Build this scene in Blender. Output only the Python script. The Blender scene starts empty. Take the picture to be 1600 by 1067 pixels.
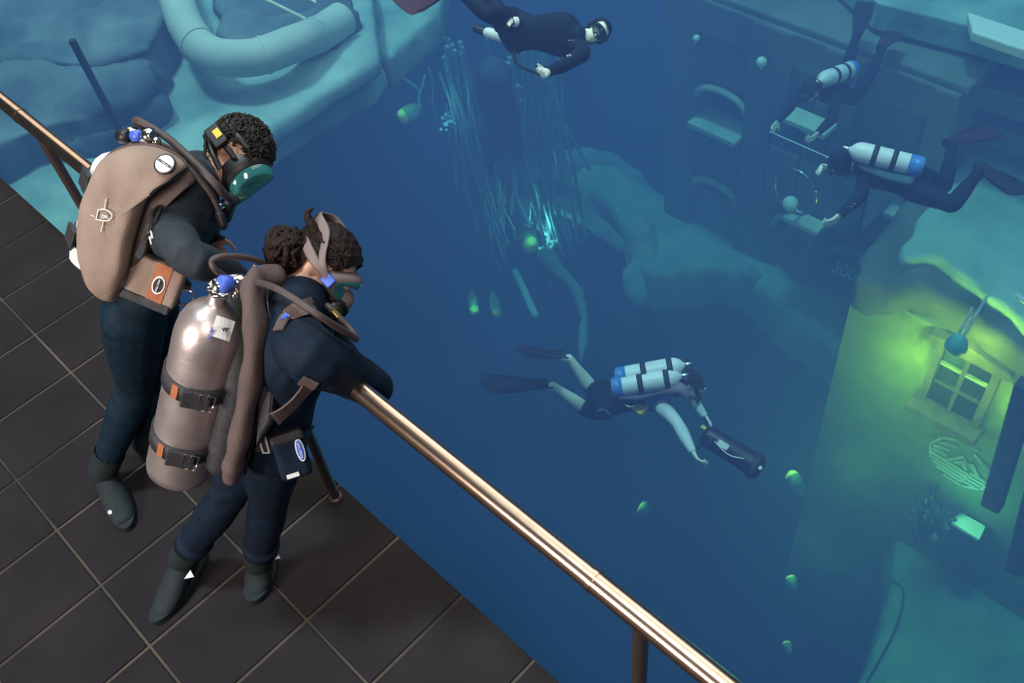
import bpy, math, random
import numpy as np
from mathutils import Vector as V, Matrix
from mathutils.bvhtree import BVHTree
random.seed(7)
C = bpy.context.scene.collection
SC = bpy.context.scene

# ------------------------------------------------------------------ camera
# world: X runs along the pool edge, Y points over the water, Z is up, the deck is z = 0
EYE = V((0, 0, 3.1)); FPX = 1500.0
CR = V((0.71090057, 0.69535642, -0.10535573)); CU = V((-0.48434092, 0.59267377, 0.64354617)); CF = V((-0.50993554, 0.40646925, -0.75812169))
CN = -CF
cam = bpy.data.cameras.new('camera'); co = bpy.data.objects.new('camera', cam); C.objects.link(co)
co.matrix_world = Matrix(((CR.x, CU.x, CN.x, EYE.x), (CR.y, CU.y, CN.y, EYE.y), (CR.z, CU.z, CN.z, EYE.z), (0, 0, 0, 1)))
cam.sensor_width = 36; cam.lens = 36 * FPX / 1600; cam.clip_end = 200
SC.camera = co
def ray(px, py):
    return (CF + CR * ((px - 800) / FPX) + CU * ((533.5 - py) / FPX)).normalized()
def at(px, py, z):
    r = ray(px, py); return EYE + r * ((z - EYE.z) / r.z)
def aty(px, py, y):
    r = ray(px, py); return EYE + r * (y / r.y)
def atd(px, py, d):
    return EYE + ray(px, py) * d
def cv(r, u, n):
    return (CR * r + CU * u + CN * n).normalized()

# ------------------------------------------------------------------ light
SC.view_settings.view_transform = 'Standard'; SC.view_settings.look = 'None'
SC.view_settings.gamma = 1; SC.view_settings.use_curve_mapping = False
SC.view_settings.exposure = 0.0
SC.cycles.volume_bounces = 0
SC.cycles.max_bounces = 5
SC.cycles.sample_clamp_indirect = 4
w = bpy.data.worlds.new('hall'); SC.world = w; w.use_nodes = True
w.node_tree.nodes['Background'].inputs[0].default_value = (0.30, 0.42, 0.55, 1)
w.node_tree.nodes['Background'].inputs[1].default_value = 0.10
def area(name, loc, target, sx, sy, power, col):
    l = bpy.data.lights.new(name, 'AREA'); l.shape = 'RECTANGLE'; l.size = sx; l.size_y = sy; l.energy = power; l.color = col
    o = bpy.data.objects.new(name, l); C.objects.link(o); o.location = loc
    if target: o.rotation_euler = (V(target) - V(loc)).to_track_quat('-Z', 'Y').to_euler()
    return o
def point(name, loc, power, col, r=0.05):
    l = bpy.data.lights.new(name, 'POINT'); l.energy = power; l.color = col; l.shadow_soft_size = r
    o = bpy.data.objects.new(name, l); C.objects.link(o); o.location = loc; return o
def sun(name, d, strength, col, ang):
    l = bpy.data.lights.new(name, 'SUN'); l.energy = strength; l.color = col; l.angle = ang
    o = bpy.data.objects.new(name, l); C.objects.link(o); o.rotation_euler = V(d).to_track_quat('-Z', 'Y').to_euler(); return o
sun('overhead_sun_fill', (0.16, 0.06, -1), 2.5, (0.80, 0.95, 1.0), 0.12)  # added sun standing in for the ceiling lighting of the indoor hall
area('ceiling_lamp_deck', (1.2, -1.8, 5.5), (-2, .4, 1), 1.0, 2.0, 120, (1.0, 0.84, 0.72))
area('far_pool_fill', (-6.5, 10.5, 8.0), None, 15, 9, 780, (0.82, 0.95, 1.0))  # added unseen panel that makes the far water brighter than the near
area('deck_fill', (-2.2, -4.2, 3.4), (-2, .4, .9), 1.6, 1.2, 330, (1.0, 0.86, 0.76))  # added unseen light that brightens the silver tank from the deck side
area('ceiling_panel_near', (-2.2, 4.2, 6.5), None, 7.0, 5.6, 230, (1.0, 0.90, 0.76))
area('ceiling_panel_far', (-13.2, 5.2, 6.5), None, 15, 8, 620, (1.0, 0.93, 0.78))

# ------------------------------------------------------------------ materials
def mat(name, col, rough=0.6, metal=0.0, var=None, scale=8.0, bump=0.0, bscale=None, coat=0.0, spec=0.5, detail=4):
    m = bpy.data.materials.new(name); m.use_nodes = True; nt = m.node_tree; b = nt.nodes['Principled BSDF']
    b.inputs['Base Color'].default_value = (*col, 1); b.inputs['Roughness'].default_value = rough; b.inputs['Metallic'].default_value = metal
    b.inputs['Specular IOR Level'].default_value = spec
    if coat: b.inputs['Coat Weight'].default_value = coat
    tc = nt.nodes.new('ShaderNodeTexCoord')
    if var:
        n = nt.nodes.new('ShaderNodeTexNoise'); n.inputs['Scale'].default_value = scale; n.inputs['Detail'].default_value = detail
        nt.links.new(tc.outputs['Object'], n.inputs['Vector'])
        r = nt.nodes.new('ShaderNodeValToRGB'); r.color_ramp.elements[0].position = 0.35; r.color_ramp.elements[1].position = 0.68
        r.color_ramp.elements[0].color = (*col, 1); r.color_ramp.elements[1].color = (*var, 1)
        nt.links.new(n.outputs['Fac'], r.inputs['Fac']); nt.links.new(r.outputs['Color'], b.inputs['Base Color'])
    if bump:
        n2 = nt.nodes.new('ShaderNodeTexNoise'); n2.inputs['Scale'].default_value = bscale or scale * 3; n2.inputs['Detail'].default_value = 5
        nt.links.new(tc.outputs['Object'], n2.inputs['Vector'])
        bp = nt.nodes.new('ShaderNodeBump'); bp.inputs['Strength'].default_value = bump; bp.inputs['Distance'].default_value = 0.02
        nt.links.new(n2.outputs['Fac'], bp.inputs['Height']); nt.links.new(bp.outputs['Normal'], b.inputs['Normal'])
    return m
def glow(name, col, s):
    m = bpy.data.materials.new(name); m.use_nodes = True; b = m.node_tree.nodes['Principled BSDF']
    b.inputs['Base Color'].default_value = (*col, 1); b.inputs['Emission Color'].default_value = (*col, 1); b.inputs['Emission Strength'].default_value = s
    return m
M = dict(
 steel=mat('polished_steel', (.64, .46, .35), .22, 1, (.52, .36, .27), 20), post=mat('post_steel', (.13, .095, .09), .35, .7),
 tank=mat('brushed_tank', (.66, .58, .58), .36, .85, (.52, .45, .45), 14, .04, 60), chrome=mat('chrome', (.75, .72, .70), .15, 1),
 neo=mat('neoprene_navy', (.002, .008, .021), .75, 0, (.0035, .012, .028), 30, .15, 160, spec=.2),
 neo_teal=mat('neoprene_teal', (.001, .010, .022), .75, 0, (.003, .018, .034), 20, .15, 160, spec=.2),
 neo_grey=mat('neoprene_grey', (.022, .030, .041), .7, 0, (.030, .040, .053), 30, .15, 160, spec=.2),
 boot=mat('boot_rubber', (.0012, .0075, .011), .8, 0, (.002, .011, .015), 30, .1, 90),
 skin=mat('skin', (.52, .30, .21), .55, 0, (.60, .36, .26), 30), pale=mat('skin_pale', (.62, .45, .36), .6),
 hair=mat('hair_black', (.006, .005, .004), .5, 0, (.018, .013, .011), 60, .6, 180), hairb=mat('hair_brown', (.0045, .0018, .0012), .5, 0, (.016, .005, .003), 40, .5, 150, spec=.25),
 black=mat('black_rubber', (.010, .010, .013), .45), web=mat('black_webbing', (.016, .016, .022), .6, 0, (.03, .03, .038), 50, .2, 300),
 tan=mat('tan_cordura', (.235, .175, .145), .85, 0, (.285, .215, .18), 12, .25, 220), brown=mat('brown_cordura', (.075, .050, .050), .8, 0, (.10, .068, .066), 14, .25, 200),
 orange=mat('orange_leather', (.30, .085, .03), .6, 0, (.36, .12, .05), 30), blue=mat('blue_plastic', (.06, .13, .62), .35), white=mat('white_print', (.72, .72, .72), .6),
 wtank=mat('white_painted_tank', (.80, .84, .84), .4, 0, (.70, .75, .76), 6), btank=mat('blue_painted_band', (.05, .22, .62), .4),
 grey=mat('grey_silicone', (.16, .125, .125), .6), lens=mat('teal_lens', (.03, .16, .17), .08, 0, coat=1), brass=mat('brass', (.75, .50, .2), .25, 1),
 hose=mat('rubber_hose', (.045, .032, .034), .5, 0, (.060, .043, .045), 60, .2, 300),
 lensd=mat('dark_lens', (.01, .03, .035), .1, 0, coat=1),
 rash=mat('pale_rash_guard', (.60, .68, .72), .7), rashb=mat('blue_rash_panel', (.05, .2, .55), .7),
 fin=mat('black_fin', (.010, .010, .014), .5), finr=mat('maroon_fin', (.055, .018, .028), .5), yellow=mat('yellow_plastic', (.6, .5, .04), .4),
)
# ------------------------------------------------------------------ mesh helpers
class MB:
    def __init__(s): s.v = []; s.f = []; s.m = []; s.sm = []
    def add(s, vs, fs, m=0, smooth=True):
        o = len(s.v); s.v += [V(p) for p in vs]
        for f in fs: s.f.append(tuple(i + o for i in f)); s.m.append(m); s.sm.append(smooth)
        return s
    def box(s, c, size, ax=None, m=0):
        c = V(c); X, Y, Z = ax or (V((1, 0, 0)), V((0, 1, 0)), V((0, 0, 1)))
        hx, hy, hz = size[0] / 2, size[1] / 2, size[2] / 2
        vs = [c + X * (a * hx) + Y * (b * hy) + Z * (d * hz) for d in (-1, 1) for b in (-1, 1) for a in (-1, 1)]
        return s.add(vs, [(0, 2, 3, 1), (4, 5, 7, 6), (0, 1, 5, 4), (2, 6, 7, 3), (0, 4, 6, 2), (1, 3, 7, 5)], m, False)
    def loft(s, rings, m=0, caps=True, smooth=True, closed=True, weld=False):
        n = len(rings[0]); vs = [p for r in rings for p in r]; fs = []
        for i in range(len(rings) - 1):
            for j in range(n if closed else n - 1):
                k = (j + 1) % n; fs.append((i * n + j, i * n + k, (i + 1) * n + k, (i + 1) * n + j))
        s.add(vs, fs, m, smooth)
        if caps and weld:
            o = len(s.v) - len(vs)
            s.f.append(tuple(o + j for j in reversed(range(n)))); s.m.append(m); s.sm.append(False)
            s.f.append(tuple(o + (len(rings) - 1) * n + j for j in range(n))); s.m.append(m); s.sm.append(False)
        elif caps:
            s.add(rings[0], [tuple(reversed(range(n)))], m, False); s.add(rings[-1], [tuple(range(n))], m, False)
        return s
    def tube(s, pts, rad, n=12, side=None, m=0, rnd=False, caps=True):
        """swept tube; rad: one radius, a list of radii, or a list of (radius along side, radius across)"""
        pts = [V(p) for p in pts]; k = len(pts)
        if not isinstance(rad, (list, tuple)): rad = [rad] * k
        rad = [(r, r) if not isinstance(r, (list, tuple)) else r for r in rad]
        T = []
        for i in range(k):
            a = pts[max(0, i - 1)]; b = pts[min(k - 1, i + 1)]; t = (b - a); T.append(t.normalized() if t.length > 1e-9 else V((0, 0, 1)))
        S = V(side) if side is not None else (V((0, 0, 1)).cross(T[0]) if abs(T[0].z) < .9 else V((1, 0, 0)).cross(T[0]))
        rings = []; fr = []
        for i in range(k):
            S = (S - T[i] * S.dot(T[i])) if side is None else (V(side) - T[i] * V(side).dot(T[i]))
            if S.length < 1e-6: S = T[i].orthogonal()
            S.normalize(); B = T[i].cross(S); fr.append((pts[i], T[i], S.copy(), B, rad[i]))
        seq = list(fr)
        if rnd:
            def cap(f, sg):
                p, t, S_, B_, (a, b) = f; out = []
                e = min(a, b)
                for q in (.35, .7, .92, .995): out.append((p + t * (sg * e * q), t, S_, B_, (a * math.sqrt(1 - q * q), b * math.sqrt(1 - q * q))))
                return out
            seq = cap(fr[0], -1)[::-1] + seq + cap(fr[-1], 1)
        for p, t, S_, B_, (a, b) in seq:
            rings.append([p + S_ * (a * math.cos(2 * math.pi * j / n)) + B_ * (b * math.sin(2 * math.pi * j / n)) for j in range(n)])
        return s.loft(rings, m, caps, weld=rnd)
    def lathe(s, prof, o, axis, n=24, m=0, caps=True):
        o = V(o); axis = V(axis).normalized(); S = axis.orthogonal().normalized(); B = axis.cross(S)
        return s.loft([[o + axis * h + (S * math.cos(2 * math.pi * j / n) + B * math.sin(2 * math.pi * j / n)) * r for j in range(n)] for r, h in prof], m, caps)
    def ball(s, c, ax, n=16, k=10, m=0):
        """ellipsoid with half-axis vectors ax"""
        c = V(c); a, b, d = (V(q) for q in ax); rings = []
        for i in range(k + 1):
            t = math.pi * (i + .02 * (i == 0) - .02 * (i == k)) / k
            rings.append([c + d * math.cos(t) + (a * math.cos(2 * math.pi * j / n) + b * math.sin(2 * math.pi * j / n)) * math.sin(t) for j in range(n)])
        return s.loft(rings, m, weld=True)
    def prism(s, poly, ext, m=0):
        ext = V(ext); n = len(poly); vs = [V(p) for p in poly] + [V(p) + ext for p in poly]
        s.add(vs, [tuple(range(n)), tuple(reversed(range(n, 2 * n)))] + [(i, n + i, n + (i + 1) % n, (i + 1) % n) for i in range(n)], m, False)
        return s
    def bvh(s): return BVHTree.FromPolygons([tuple(p) for p in s.v], s.f)
    def build(s, name, mats, parent=None, bevel=0, org=None, seg=2):
        me = bpy.data.meshes.new(name); me.from_pydata([tuple(p) for p in s.v], [], s.f)
        for mm in (mats if isinstance(mats, (list, tuple)) else [mats]): me.materials.append(mm)
        me.polygons.foreach_set('material_index', s.m); me.polygons.foreach_set('use_smooth', s.sm); me.update()
        o = bpy.data.objects.new(name, me); C.objects.link(o)
        fix(me)
        if bevel:
            b = o.modifiers.new('b', 'BEVEL'); b.width = bevel; b.segments = seg; b.limit_method = 'ANGLE'
        if parent: adopt(o, parent)
        return o
def fix(me):
    import bmesh
    bm = bmesh.new(); bm.from_mesh(me); bmesh.ops.recalc_face_normals(bm, faces=bm.faces); bm.to_mesh(me); bm.free()
WLOC = {}
def adopt(o, parent):
    o.parent = parent; o.matrix_parent_inverse = Matrix.Translation(-V(WLOC.get(parent.name, (0, 0, 0))))
def tag(o, label=None, cat=None, group=None, kind=None):
    if label: o['label'] = label
    if cat: o['category'] = cat
    if group: o['group'] = group
    if kind: o['kind'] = kind
    return o
def thing(name, label, cat, loc=(0, 0, 0), group=None):
    o = bpy.data.objects.new(name, None); C.objects.link(o); o.location = loc; o.empty_display_size = .1
    WLOC[o.name] = tuple(loc); tag(o, label, cat, group); return o
def smooth(pts, n=6, closed=False):
    """Catmull-Rom through points of any dimension (Vectors or tuples)"""
    P = [np.array(tuple(p) if not isinstance(p, (int, float)) else (p,), float) for p in pts]
    out = []; k = len(P)
    for i in range(k - 1 if not closed else k):
        p0 = P[i - 1] if (i > 0 or closed) else 2 * P[0] - P[1]; p1 = P[i]; p2 = P[(i + 1) % k]
        p3 = P[(i + 2) % k] if (i + 2 < k or closed) else 2 * P[-1] - P[-2]
        for j in range(n):
            t = j / n; out.append(.5 * (2 * p1 + (p2 - p0) * t + (2 * p0 - 5 * p1 + 4 * p2 - p3) * t * t + (3 * p1 - p0 - 3 * p2 + p3) * t ** 3))
    if not closed: out.append(P[-1])
    return [V(q) if len(q) in (2, 3) else tuple(q) for q in out]
def link(parent, px, py, L, near=True):
    """point on the sight line of a photo pixel at bone length L from the parent joint"""
    r = ray(px, py); o = EYE - parent; b = o.dot(r); c = o.dot(o) - L * L; D = b * b - c
    if D < 0:
        q = EYE + r * (-b); return parent + (q - parent).normalized() * L
    return EYE + r * (-b - math.sqrt(D) if near else -b + math.sqrt(D))
def text(s, size, o, X, Y, m, parent, name='lettering', ext=.0015, off=.004):
    cu = bpy.data.curves.new(name, 'FONT'); cu.body = s; cu.size = size; cu.extrude = ext; cu.align_x = 'CENTER'; cu.align_y = 'CENTER'
    t = bpy.data.objects.new(name, cu); C.objects.link(t); bpy.context.view_layer.update()
    me = bpy.data.meshes.new_from_object(t.evaluated_get(bpy.context.evaluated_depsgraph_get())); bpy.data.objects.remove(t)
    X = V(X).normalized(); Y = V(Y); Y = (Y - X * Y.dot(X)).normalized(); Z = X.cross(Y)
    me.transform(Matrix(((X.x, Y.x, Z.x, o[0] + Z.x * off), (X.y, Y.y, Z.y, o[1] + Z.y * off), (X.z, Y.z, Z.z, o[2] + Z.z * off), (0, 0, 0, 1))))
    me.materials.clear(); me.materials.append(m); ob = bpy.data.objects.new(name, me); C.objects.link(ob)
    if parent: adopt(ob, parent)
    return ob
def hit(bvh, px, py):
    p, n, i, d = bvh.ray_cast(EYE, ray(px, py))
    if p is None: return None, None
    if n.dot(ray(px, py)) > 0: n = -n
    return p, n
# ------------------------------------------------------------------ water
WZ = -0.12; EDGE = 0.72
def rock_mat(name, c1, c2, sc, b=.6):
    return mat(name, c1, .9, 0, c2, sc * 1.6, min(1, b * 1.5), sc * 5, spec=.2, detail=12)
M.update(
 ledge=rock_mat('pale_ledge', (.20, .34, .33), (.42, .58, .53), 1.1), rock=rock_mat('dark_rock', (.06, .095, .12), (.19, .26, .28), .7, 1),
 rockb=rock_mat('brown_rock', (.12, .12, .10), (.26, .26, .21), 1.2, 1), sand=rock_mat('sand', (.40, .54, .46), (.66, .80, .68), .9, .5),
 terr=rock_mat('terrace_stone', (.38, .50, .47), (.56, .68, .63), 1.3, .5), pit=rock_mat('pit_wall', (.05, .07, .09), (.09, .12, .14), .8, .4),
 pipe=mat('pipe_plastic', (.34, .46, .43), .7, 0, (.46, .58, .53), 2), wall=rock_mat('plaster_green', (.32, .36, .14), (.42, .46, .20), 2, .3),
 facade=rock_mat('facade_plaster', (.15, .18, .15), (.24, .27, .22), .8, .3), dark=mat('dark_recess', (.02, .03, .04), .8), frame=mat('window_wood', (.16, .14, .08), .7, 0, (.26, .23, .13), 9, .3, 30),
 pale=mat('pale_stone', (.80, .82, .70), .7, 0, (.66, .70, .58), 6), panel=mat('white_panel', (.92, .94, .88), .5), vine=mat('vine_rope', (.40, .60, .60), .8, 0, (.20, .36, .38), 3),
 weed=mat('weed_green', (.30, .52, .30), .8, 0, (.12, .25, .18), 6),
)
def water_mat():
    m = bpy.data.materials.new('pool_water'); m.use_nodes = True; nt = m.node_tree; nt.nodes.clear()
    out = nt.nodes.new('ShaderNodeOutputMaterial'); sc = nt.nodes.new('ShaderNodeVolumeScatter'); ab = nt.nodes.new('ShaderNodeVolumeAbsorption'); ad = nt.nodes.new('ShaderNodeAddShader')
    sc.inputs['Color'].default_value = (.16, .30, .86, 1); sc.inputs['Density'].default_value = .12; sc.inputs['Anisotropy'].default_value = 0.0
    ab.inputs['Color'].default_value = (.0, .58, .86, 1); ab.inputs['Density'].default_value = .20
    nt.links.new(sc.outputs[0], ad.inputs[0]); nt.links.new(ab.outputs[0], ad.inputs[1]); nt.links.new(ad.outputs[0], out.inputs['Volume']); return m
b = MB().box((-7, 15.8, -13.1), (36, 30, 26)); b.v = [V((p.x, p.y if p.y > 5 else EDGE + .005, p.z if p.z < -5 else WZ)) for p in b.v]
tag(b.build('pool_water', water_mat()), 'clear blue water filling the deep pool beyond the tiled deck', 'water', kind='stuff')

# ------------------------------------------------------------------ deck
tilem = mat('deck_tile', (.0072, .0060, .0078), .7, 0, (.0125, .0100, .0125), 3.5, .12, 70, spec=.18)
grout = mat('deck_grout', (.004, .004, .004), .8, 0, (.075, .064, .045), 1.7, .2, 30)
d = MB(); d.box((-3.5, (EDGE - 5) / 2, -.165), (17, EDGE + 5, .32), m=1)
GX, PX, PY = -1.754, .347, .4365
for i in range(-22, 9):
    for j in range(-5, 1):
        x0 = GX + i * PX; y1 = EDGE + j * PY; g = .0045
        x0 += g; x1 = x0 + PX - 2 * g; y0 = y1 - PY + 2 * g; y1 -= 0 if j == 0 else 0
        vs = [(x0, y0, -.006), (x1, y0, -.006), (x1, y1, -.006), (x0, y1, -.006)]
        e = .004; vt = [(x0 + e, y0 + e, .0), (x1 - e, y0 + e, .0), (x1 - e, y1 - e, .0), (x0 + e, y1 - e, .0)]
        d.add(vs + vt, [(4, 5, 6, 7), (0, 1, 5, 4), (1, 2, 6, 5), (2, 3, 7, 6), (3, 0, 4, 7)], 0, False)
fl = d.build('floor', [tilem, grout]); tag(fl, 'dark brown square-tiled pool deck with thin worn joints', kind='structure')
# pool shell
def structure(name, mb, m, label=None): return tag(mb.build(name, m), label, kind='structure')
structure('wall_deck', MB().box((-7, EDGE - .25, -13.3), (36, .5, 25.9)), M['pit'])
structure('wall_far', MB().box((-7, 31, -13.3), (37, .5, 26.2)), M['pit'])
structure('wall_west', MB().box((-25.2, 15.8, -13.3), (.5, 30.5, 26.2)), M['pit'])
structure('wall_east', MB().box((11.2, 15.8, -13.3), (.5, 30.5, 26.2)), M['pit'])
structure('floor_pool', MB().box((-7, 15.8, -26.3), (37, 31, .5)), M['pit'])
# ------------------------------------------------------------------ handrail
RY, RZ, RR = .671, 1.146, .0275
JX = at(38, 178, RZ).x
h = thing('handrail', 'polished steel handrail with round posts running along the pool edge', 'handrail', (-1, RY, 0))
MB().tube([(-5.6, RY, RZ), (JX, RY, RZ)], RR, 24).build('rail', M['steel'], h)
MB().tube([(JX, RY, RZ), (.75, RY, RZ)], RR, 24).build('rail', M['steel'], h)
for x in (JX, -.692): MB().tube([(x - .006, RY, RZ), (x + .006, RY, RZ)], RR + .002, 24).build('joint_sleeve', M['steel'], h)
for xt, xb, yb in ((-3.36, -3.30, .655), (-2.00, -2.065, .672), (-.56, -.575, .66)):
    p = MB().tube([(xt, RY, RZ - .02), (xb, yb, 0)], .0185, 16).build('post', M['post'], h)
    MB().lathe([(.030, 0), (.030, .008), (.020, .014)], (xb, yb, .0), (0, 0, 1)).build('base_collar', M['post'], p)

# ------------------------------------------------------------------ rocks and ledges under water
def rocky(o, vox, st, size, sm=2):
    r = o.modifiers.new('r', 'REMESH'); r.mode = 'VOXEL'; r.voxel_size = vox; r.use_smooth_shade = True
    s = o.modifiers.new('s', 'SMOOTH'); s.iterations = sm; s.factor = .5
    vox = vox; t = bpy.data.textures.new('rough', 'CLOUDS'); t.noise_scale = size; t.noise_depth = 3
    dd = o.modifiers.new('d', 'DISPLACE'); dd.texture = t; dd.strength = st; dd.mid_level = .5; dd.texture_coords = 'GLOBAL'
def slab(name, px, z, th, m, label, cat, vox=.12, st=.12, size=.6, group=None, kind=None):
    mb = MB().prism([V((p.x, max(p.y, .92), p.z)) for p in (at(x, y, z) for x, y in px)], (0, 0, -th)); o = mb.build(name, m)
    if vox: rocky(o, vox, st, size)
    return tag(o, label, cat, group, kind)
slab('rock_ledge', [(592, 90), (400, 208), (100, 390), (-150, 560), (-700, 420), (-500, -60), (100, -260), (575, -60)], -2.5, .28, M['ledge'],
     'broad pale teal rock ledge under water behind the handrail', 'ledge', .11, .10, .5)
slab('rock_ledge', [(572, -60), (705, -60), (688, 18), (640, 62), (600, 98), (583, 84), (575, 40)], -3.0, .45, M['ledge'],
     'short pale ledge block beneath the maroon fin at the top', 'ledge', .10, .08, .5)
slab('rock', [(590, 98), (602, 104), (585, 128), (470, 190), (420, 228), (350, 300), (330, 290), (400, 216)], -2.95, .3, M['ledge'],
     'lower rounded rock rim along the edge of the broad pale ledge', 'rock', .09, .08, .5)
for px, z, th, lb in (([(-260, -160), (262, -160), (262, 10), (235, 75), (150, 100), (60, 88), (-260, 140)], -2.0, .7, 'large dark boulder slab in the upper left corner of the pool'),
                  ([(-260, 110), (60, 78), (140, 60), (240, 80), (232, 120), (180, 165), (90, 188), (-60, 235), (-260, 290)], -2.05, .6, 'dark flat rock slab stepping down towards the handrail'),
                  ([(60, 150), (150, 118), (225, 130), (262, 150), (200, 190), (120, 215), (40, 225)], -2.25, .35, 'low rubble rock at the foot of the dark slabs'),
                  ([(330, -60), (520, -60), (560, 15), (520, 52), (420, 78), (360, 80), (335, 40)], -2.3, .3, 'dark slab painting the shaded ground inside the bend of the pale tube')):  # last slab: shade of the ground inside the bend, put into dark colour
    slab('rock', px, z, th, M['rock'], lb, 'rock', .07, .38, .45)
tb = thing('slide_tube', 'thick pale tube curving across the underwater ledge', 'tube', tuple(at(340, 95, -2.3)))
pp = smooth([at(245, -90, -1.95), at(270, -20, -1.95), at(293, 45, -2.0), at(330, 85, -2.05), at(395, 90, -2.1), at(455, 70, -2.15), at(500, 52, -2.3), at(535, 30, -2.35)], 8)
MB().tube(pp, .185, 24).build('tube_wall', M['pipe'], tb)
for k in (8, 20, 34, 46):
    if k < len(pp) - 1: MB().tube([pp[k], pp[k + 1] * .5 + pp[k] * .5], .195, 24).build('coupling', M['pipe'], tb)
for a, b_, r, lb in (((112, 62, -1.3), (196, 222, -2.4), .035, 'dark slanting pole standing on the underwater ledge'), ((405, -6, -1.9), (478, 30, -2.2), .018, 'thin pale rod lying above the bend of the tube'), ((462, -14, -1.9), (494, 4, -2.0), .014, 'short pale rod at the top edge beside the longer one')):
    p0, p1 = at(*a), at(*b_)
    t = MB().tube([p0, p1], r, 10).build('pole' if r > .03 else 'rod', M['dark'] if r > .03 else M['pale']); tag(t, lb, 'pole')

# terrace with root-like arms
TZ = -8.0
slab('stone_terrace', [(872, 250), (930, 250), (968, 254), (1010, 285), (1100, 335), (1200, 388), (1350, 462), (1332, 470), (1322, 566), (1290, 527), (1240, 492), (1200, 458), (1168, 428), (1125, 414), (1060, 424), (1015, 425), (985, 395), (975, 340), (935, 300), (880, 285)], TZ, 1.0, M['terr'],
     'pale triangular stone terrace at the foot of the arched building', 'terrace', .13, .10, .6)
roots = [([(868, 262), (915, 256), (962, 262), (1000, 298), (1035, 330), (1085, 360)], .30, 'thick pale root arching from the hanging vines to the terrace'),
         ([(872, 318), (910, 335), (945, 362), (980, 392), (1030, 400)], .20, 'second root running below the thick arching one'),
         ([(852, 398), (880, 430), (902, 458), (912, 500), (908, 560)], .15, 'thin root dropping from the glowing bubbles into the depth'),
         ([(1168, 424), (1188, 440), (1198, 458), (1180, 466), (1162, 456)], .13, 'small curled root tip hanging off the terrace edge'),
         ([(1000, 360), (1010, 400), (988, 440), (1000, 470)], .26, 'stubby root hanging below the arching root')]
for pts, r, lb in roots:
    p = smooth([at(x, y, TZ + .1 - .25 * i) for i, (x, y) in enumerate(pts)], 6); k = len(p)
    o = MB().tube(p, [r * (1 - .45 * i / k) * (1 + .12 * math.sin(i * 1.3)) for i in range(k)], 16, rnd=True).build('tree_root', M['terr']); rocky(o, .09, .12, .5, 4)
    tag(o, lb, 'root')
# sunken trunk and vines
p = smooth([at(770, 120, -4.6), at(778, 200, -6), at(800, 280, -7.6), at(850, 370, -9.4), at(900, 470, -11.5)], 6)
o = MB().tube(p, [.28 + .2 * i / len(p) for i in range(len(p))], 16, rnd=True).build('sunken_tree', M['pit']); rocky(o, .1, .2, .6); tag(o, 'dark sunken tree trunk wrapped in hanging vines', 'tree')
rnd = random.Random(4)
def vine(x, y, z, L, sx, sy, r):
    a = at(x, y, z); n = 9
    pts = [a + V((sx * t * t + .05 * math.sin(5 * t + x), sy * t * t + .04 * math.cos(6 * t + y), -L * t)) for t in [i / n for i in range(n + 1)]]
    return MB().tube(pts, [r * (1 - .35 * i / n) for i in range(n + 1)], 8, rnd=True)
fixed = [(704, 150, -5.4, 2.6, .4, -.2), (716, 128, -5.2, 3.0, .1, .2), (735, 170, -5.6, 2.8, .3, .1), (690, 118, -5.0, 1.6, .2, 0), (668, 105, -5, 1.1, -.1, .1)]
for i in range(66):
    if i < len(fixed): x, y, z, L, sx, sy = fixed[i]
    else:
        x = rnd.uniform(690, 868); y = rnd.uniform(58, 170); z = -4.6 - (y - 60) * .012 + rnd.uniform(-.3, .3); L = rnd.uniform(1.5, 4.2); sx = rnd.uniform(-.3, .5); sy = rnd.uniform(-.3, .3)
    o = vine(x, y, z, L, sx, sy, rnd.uniform(.018, .05)).build('hanging_vine', M['vine'])
    tag(o, 'thin pale vine hanging in the curtain around the sunken trunk', 'vine', 'vines hanging around the sunken trunk')
for pts, lb in (([(800, 270), (806, 300), (815, 325), (828, 350)], 'pale drooping shoot above the green glowing pod'), ([(803, 300), (800, 318), (799, 335)], 'short upright shoot left of the drooping one'), ([(790, 290), (784, 320), (777, 345)], 'short slanting shoot beside the drooping one'),
                ([(805, 425), (815, 445), (826, 470), (836, 492)], 'wide pale leaf stalk pointing down below the green pod'), ([(617, 112), (630, 122), (645, 132), (655, 142)], 'bare pale twig pointing up above the green shell lamp'), ([(664, 118), (660, 135), (655, 150), (656, 168)], 'twig curving down to the green shell lamp')):
    p = smooth([at(x, y, -6.5) for x, y in pts], 4); o = MB().tube(p, .055 if 'wide' in lb else .025, 8, rnd=True).build('plant_shoot', M['vine']); tag(o, lb, 'plant shoot')

glowg = glow('green_lamp_glass', (.7, .75, .25), .12); glowc = glow('cyan_lamp_glass', (.35, .95, .85), .5); glowy = glow('yellow_lamp_glass', (1.0, .75, .08), 1.6)
def pod(px0, px1, z, r, g, label, pw, col):
    a, b_ = at(*px0, z), at(*px1, z); t = thing('pool_lamp', label, 'lamp', tuple(a)); ax = (b_ - a); L = ax.length; ax.normalize()
    MB().lathe([(r * .35, 0), (r * .8, L * .25), (r, L * .55), (r * .9, L * .8)], a, ax, 16).build('housing', M['weed'], t)
    MB().lathe([(r * .88, L * .78), (r * .8, L * .92), (r * .4, L)], a, ax, 16).build('glass', g, t)
    if pw: point('pool_lamp_light', b_ + V((0, 0, .25)), pw, col, .1)
pod((658, 166), (624, 185), -5.6, .13, glowg, 'green shell-shaped lamp hanging left of the vines', 2, (.4, 1, .5))
pod((812, 352), (833, 388), -8, .17, glowg, 'round green glowing pod beneath the drooping shoot', 3, (.4, 1, .5))
pod((736, 455), (742, 490), -9, .10, glowg, 'slim green lamp pair glowing low on the left of the trunk', 4, (.4, 1, .5))
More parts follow.
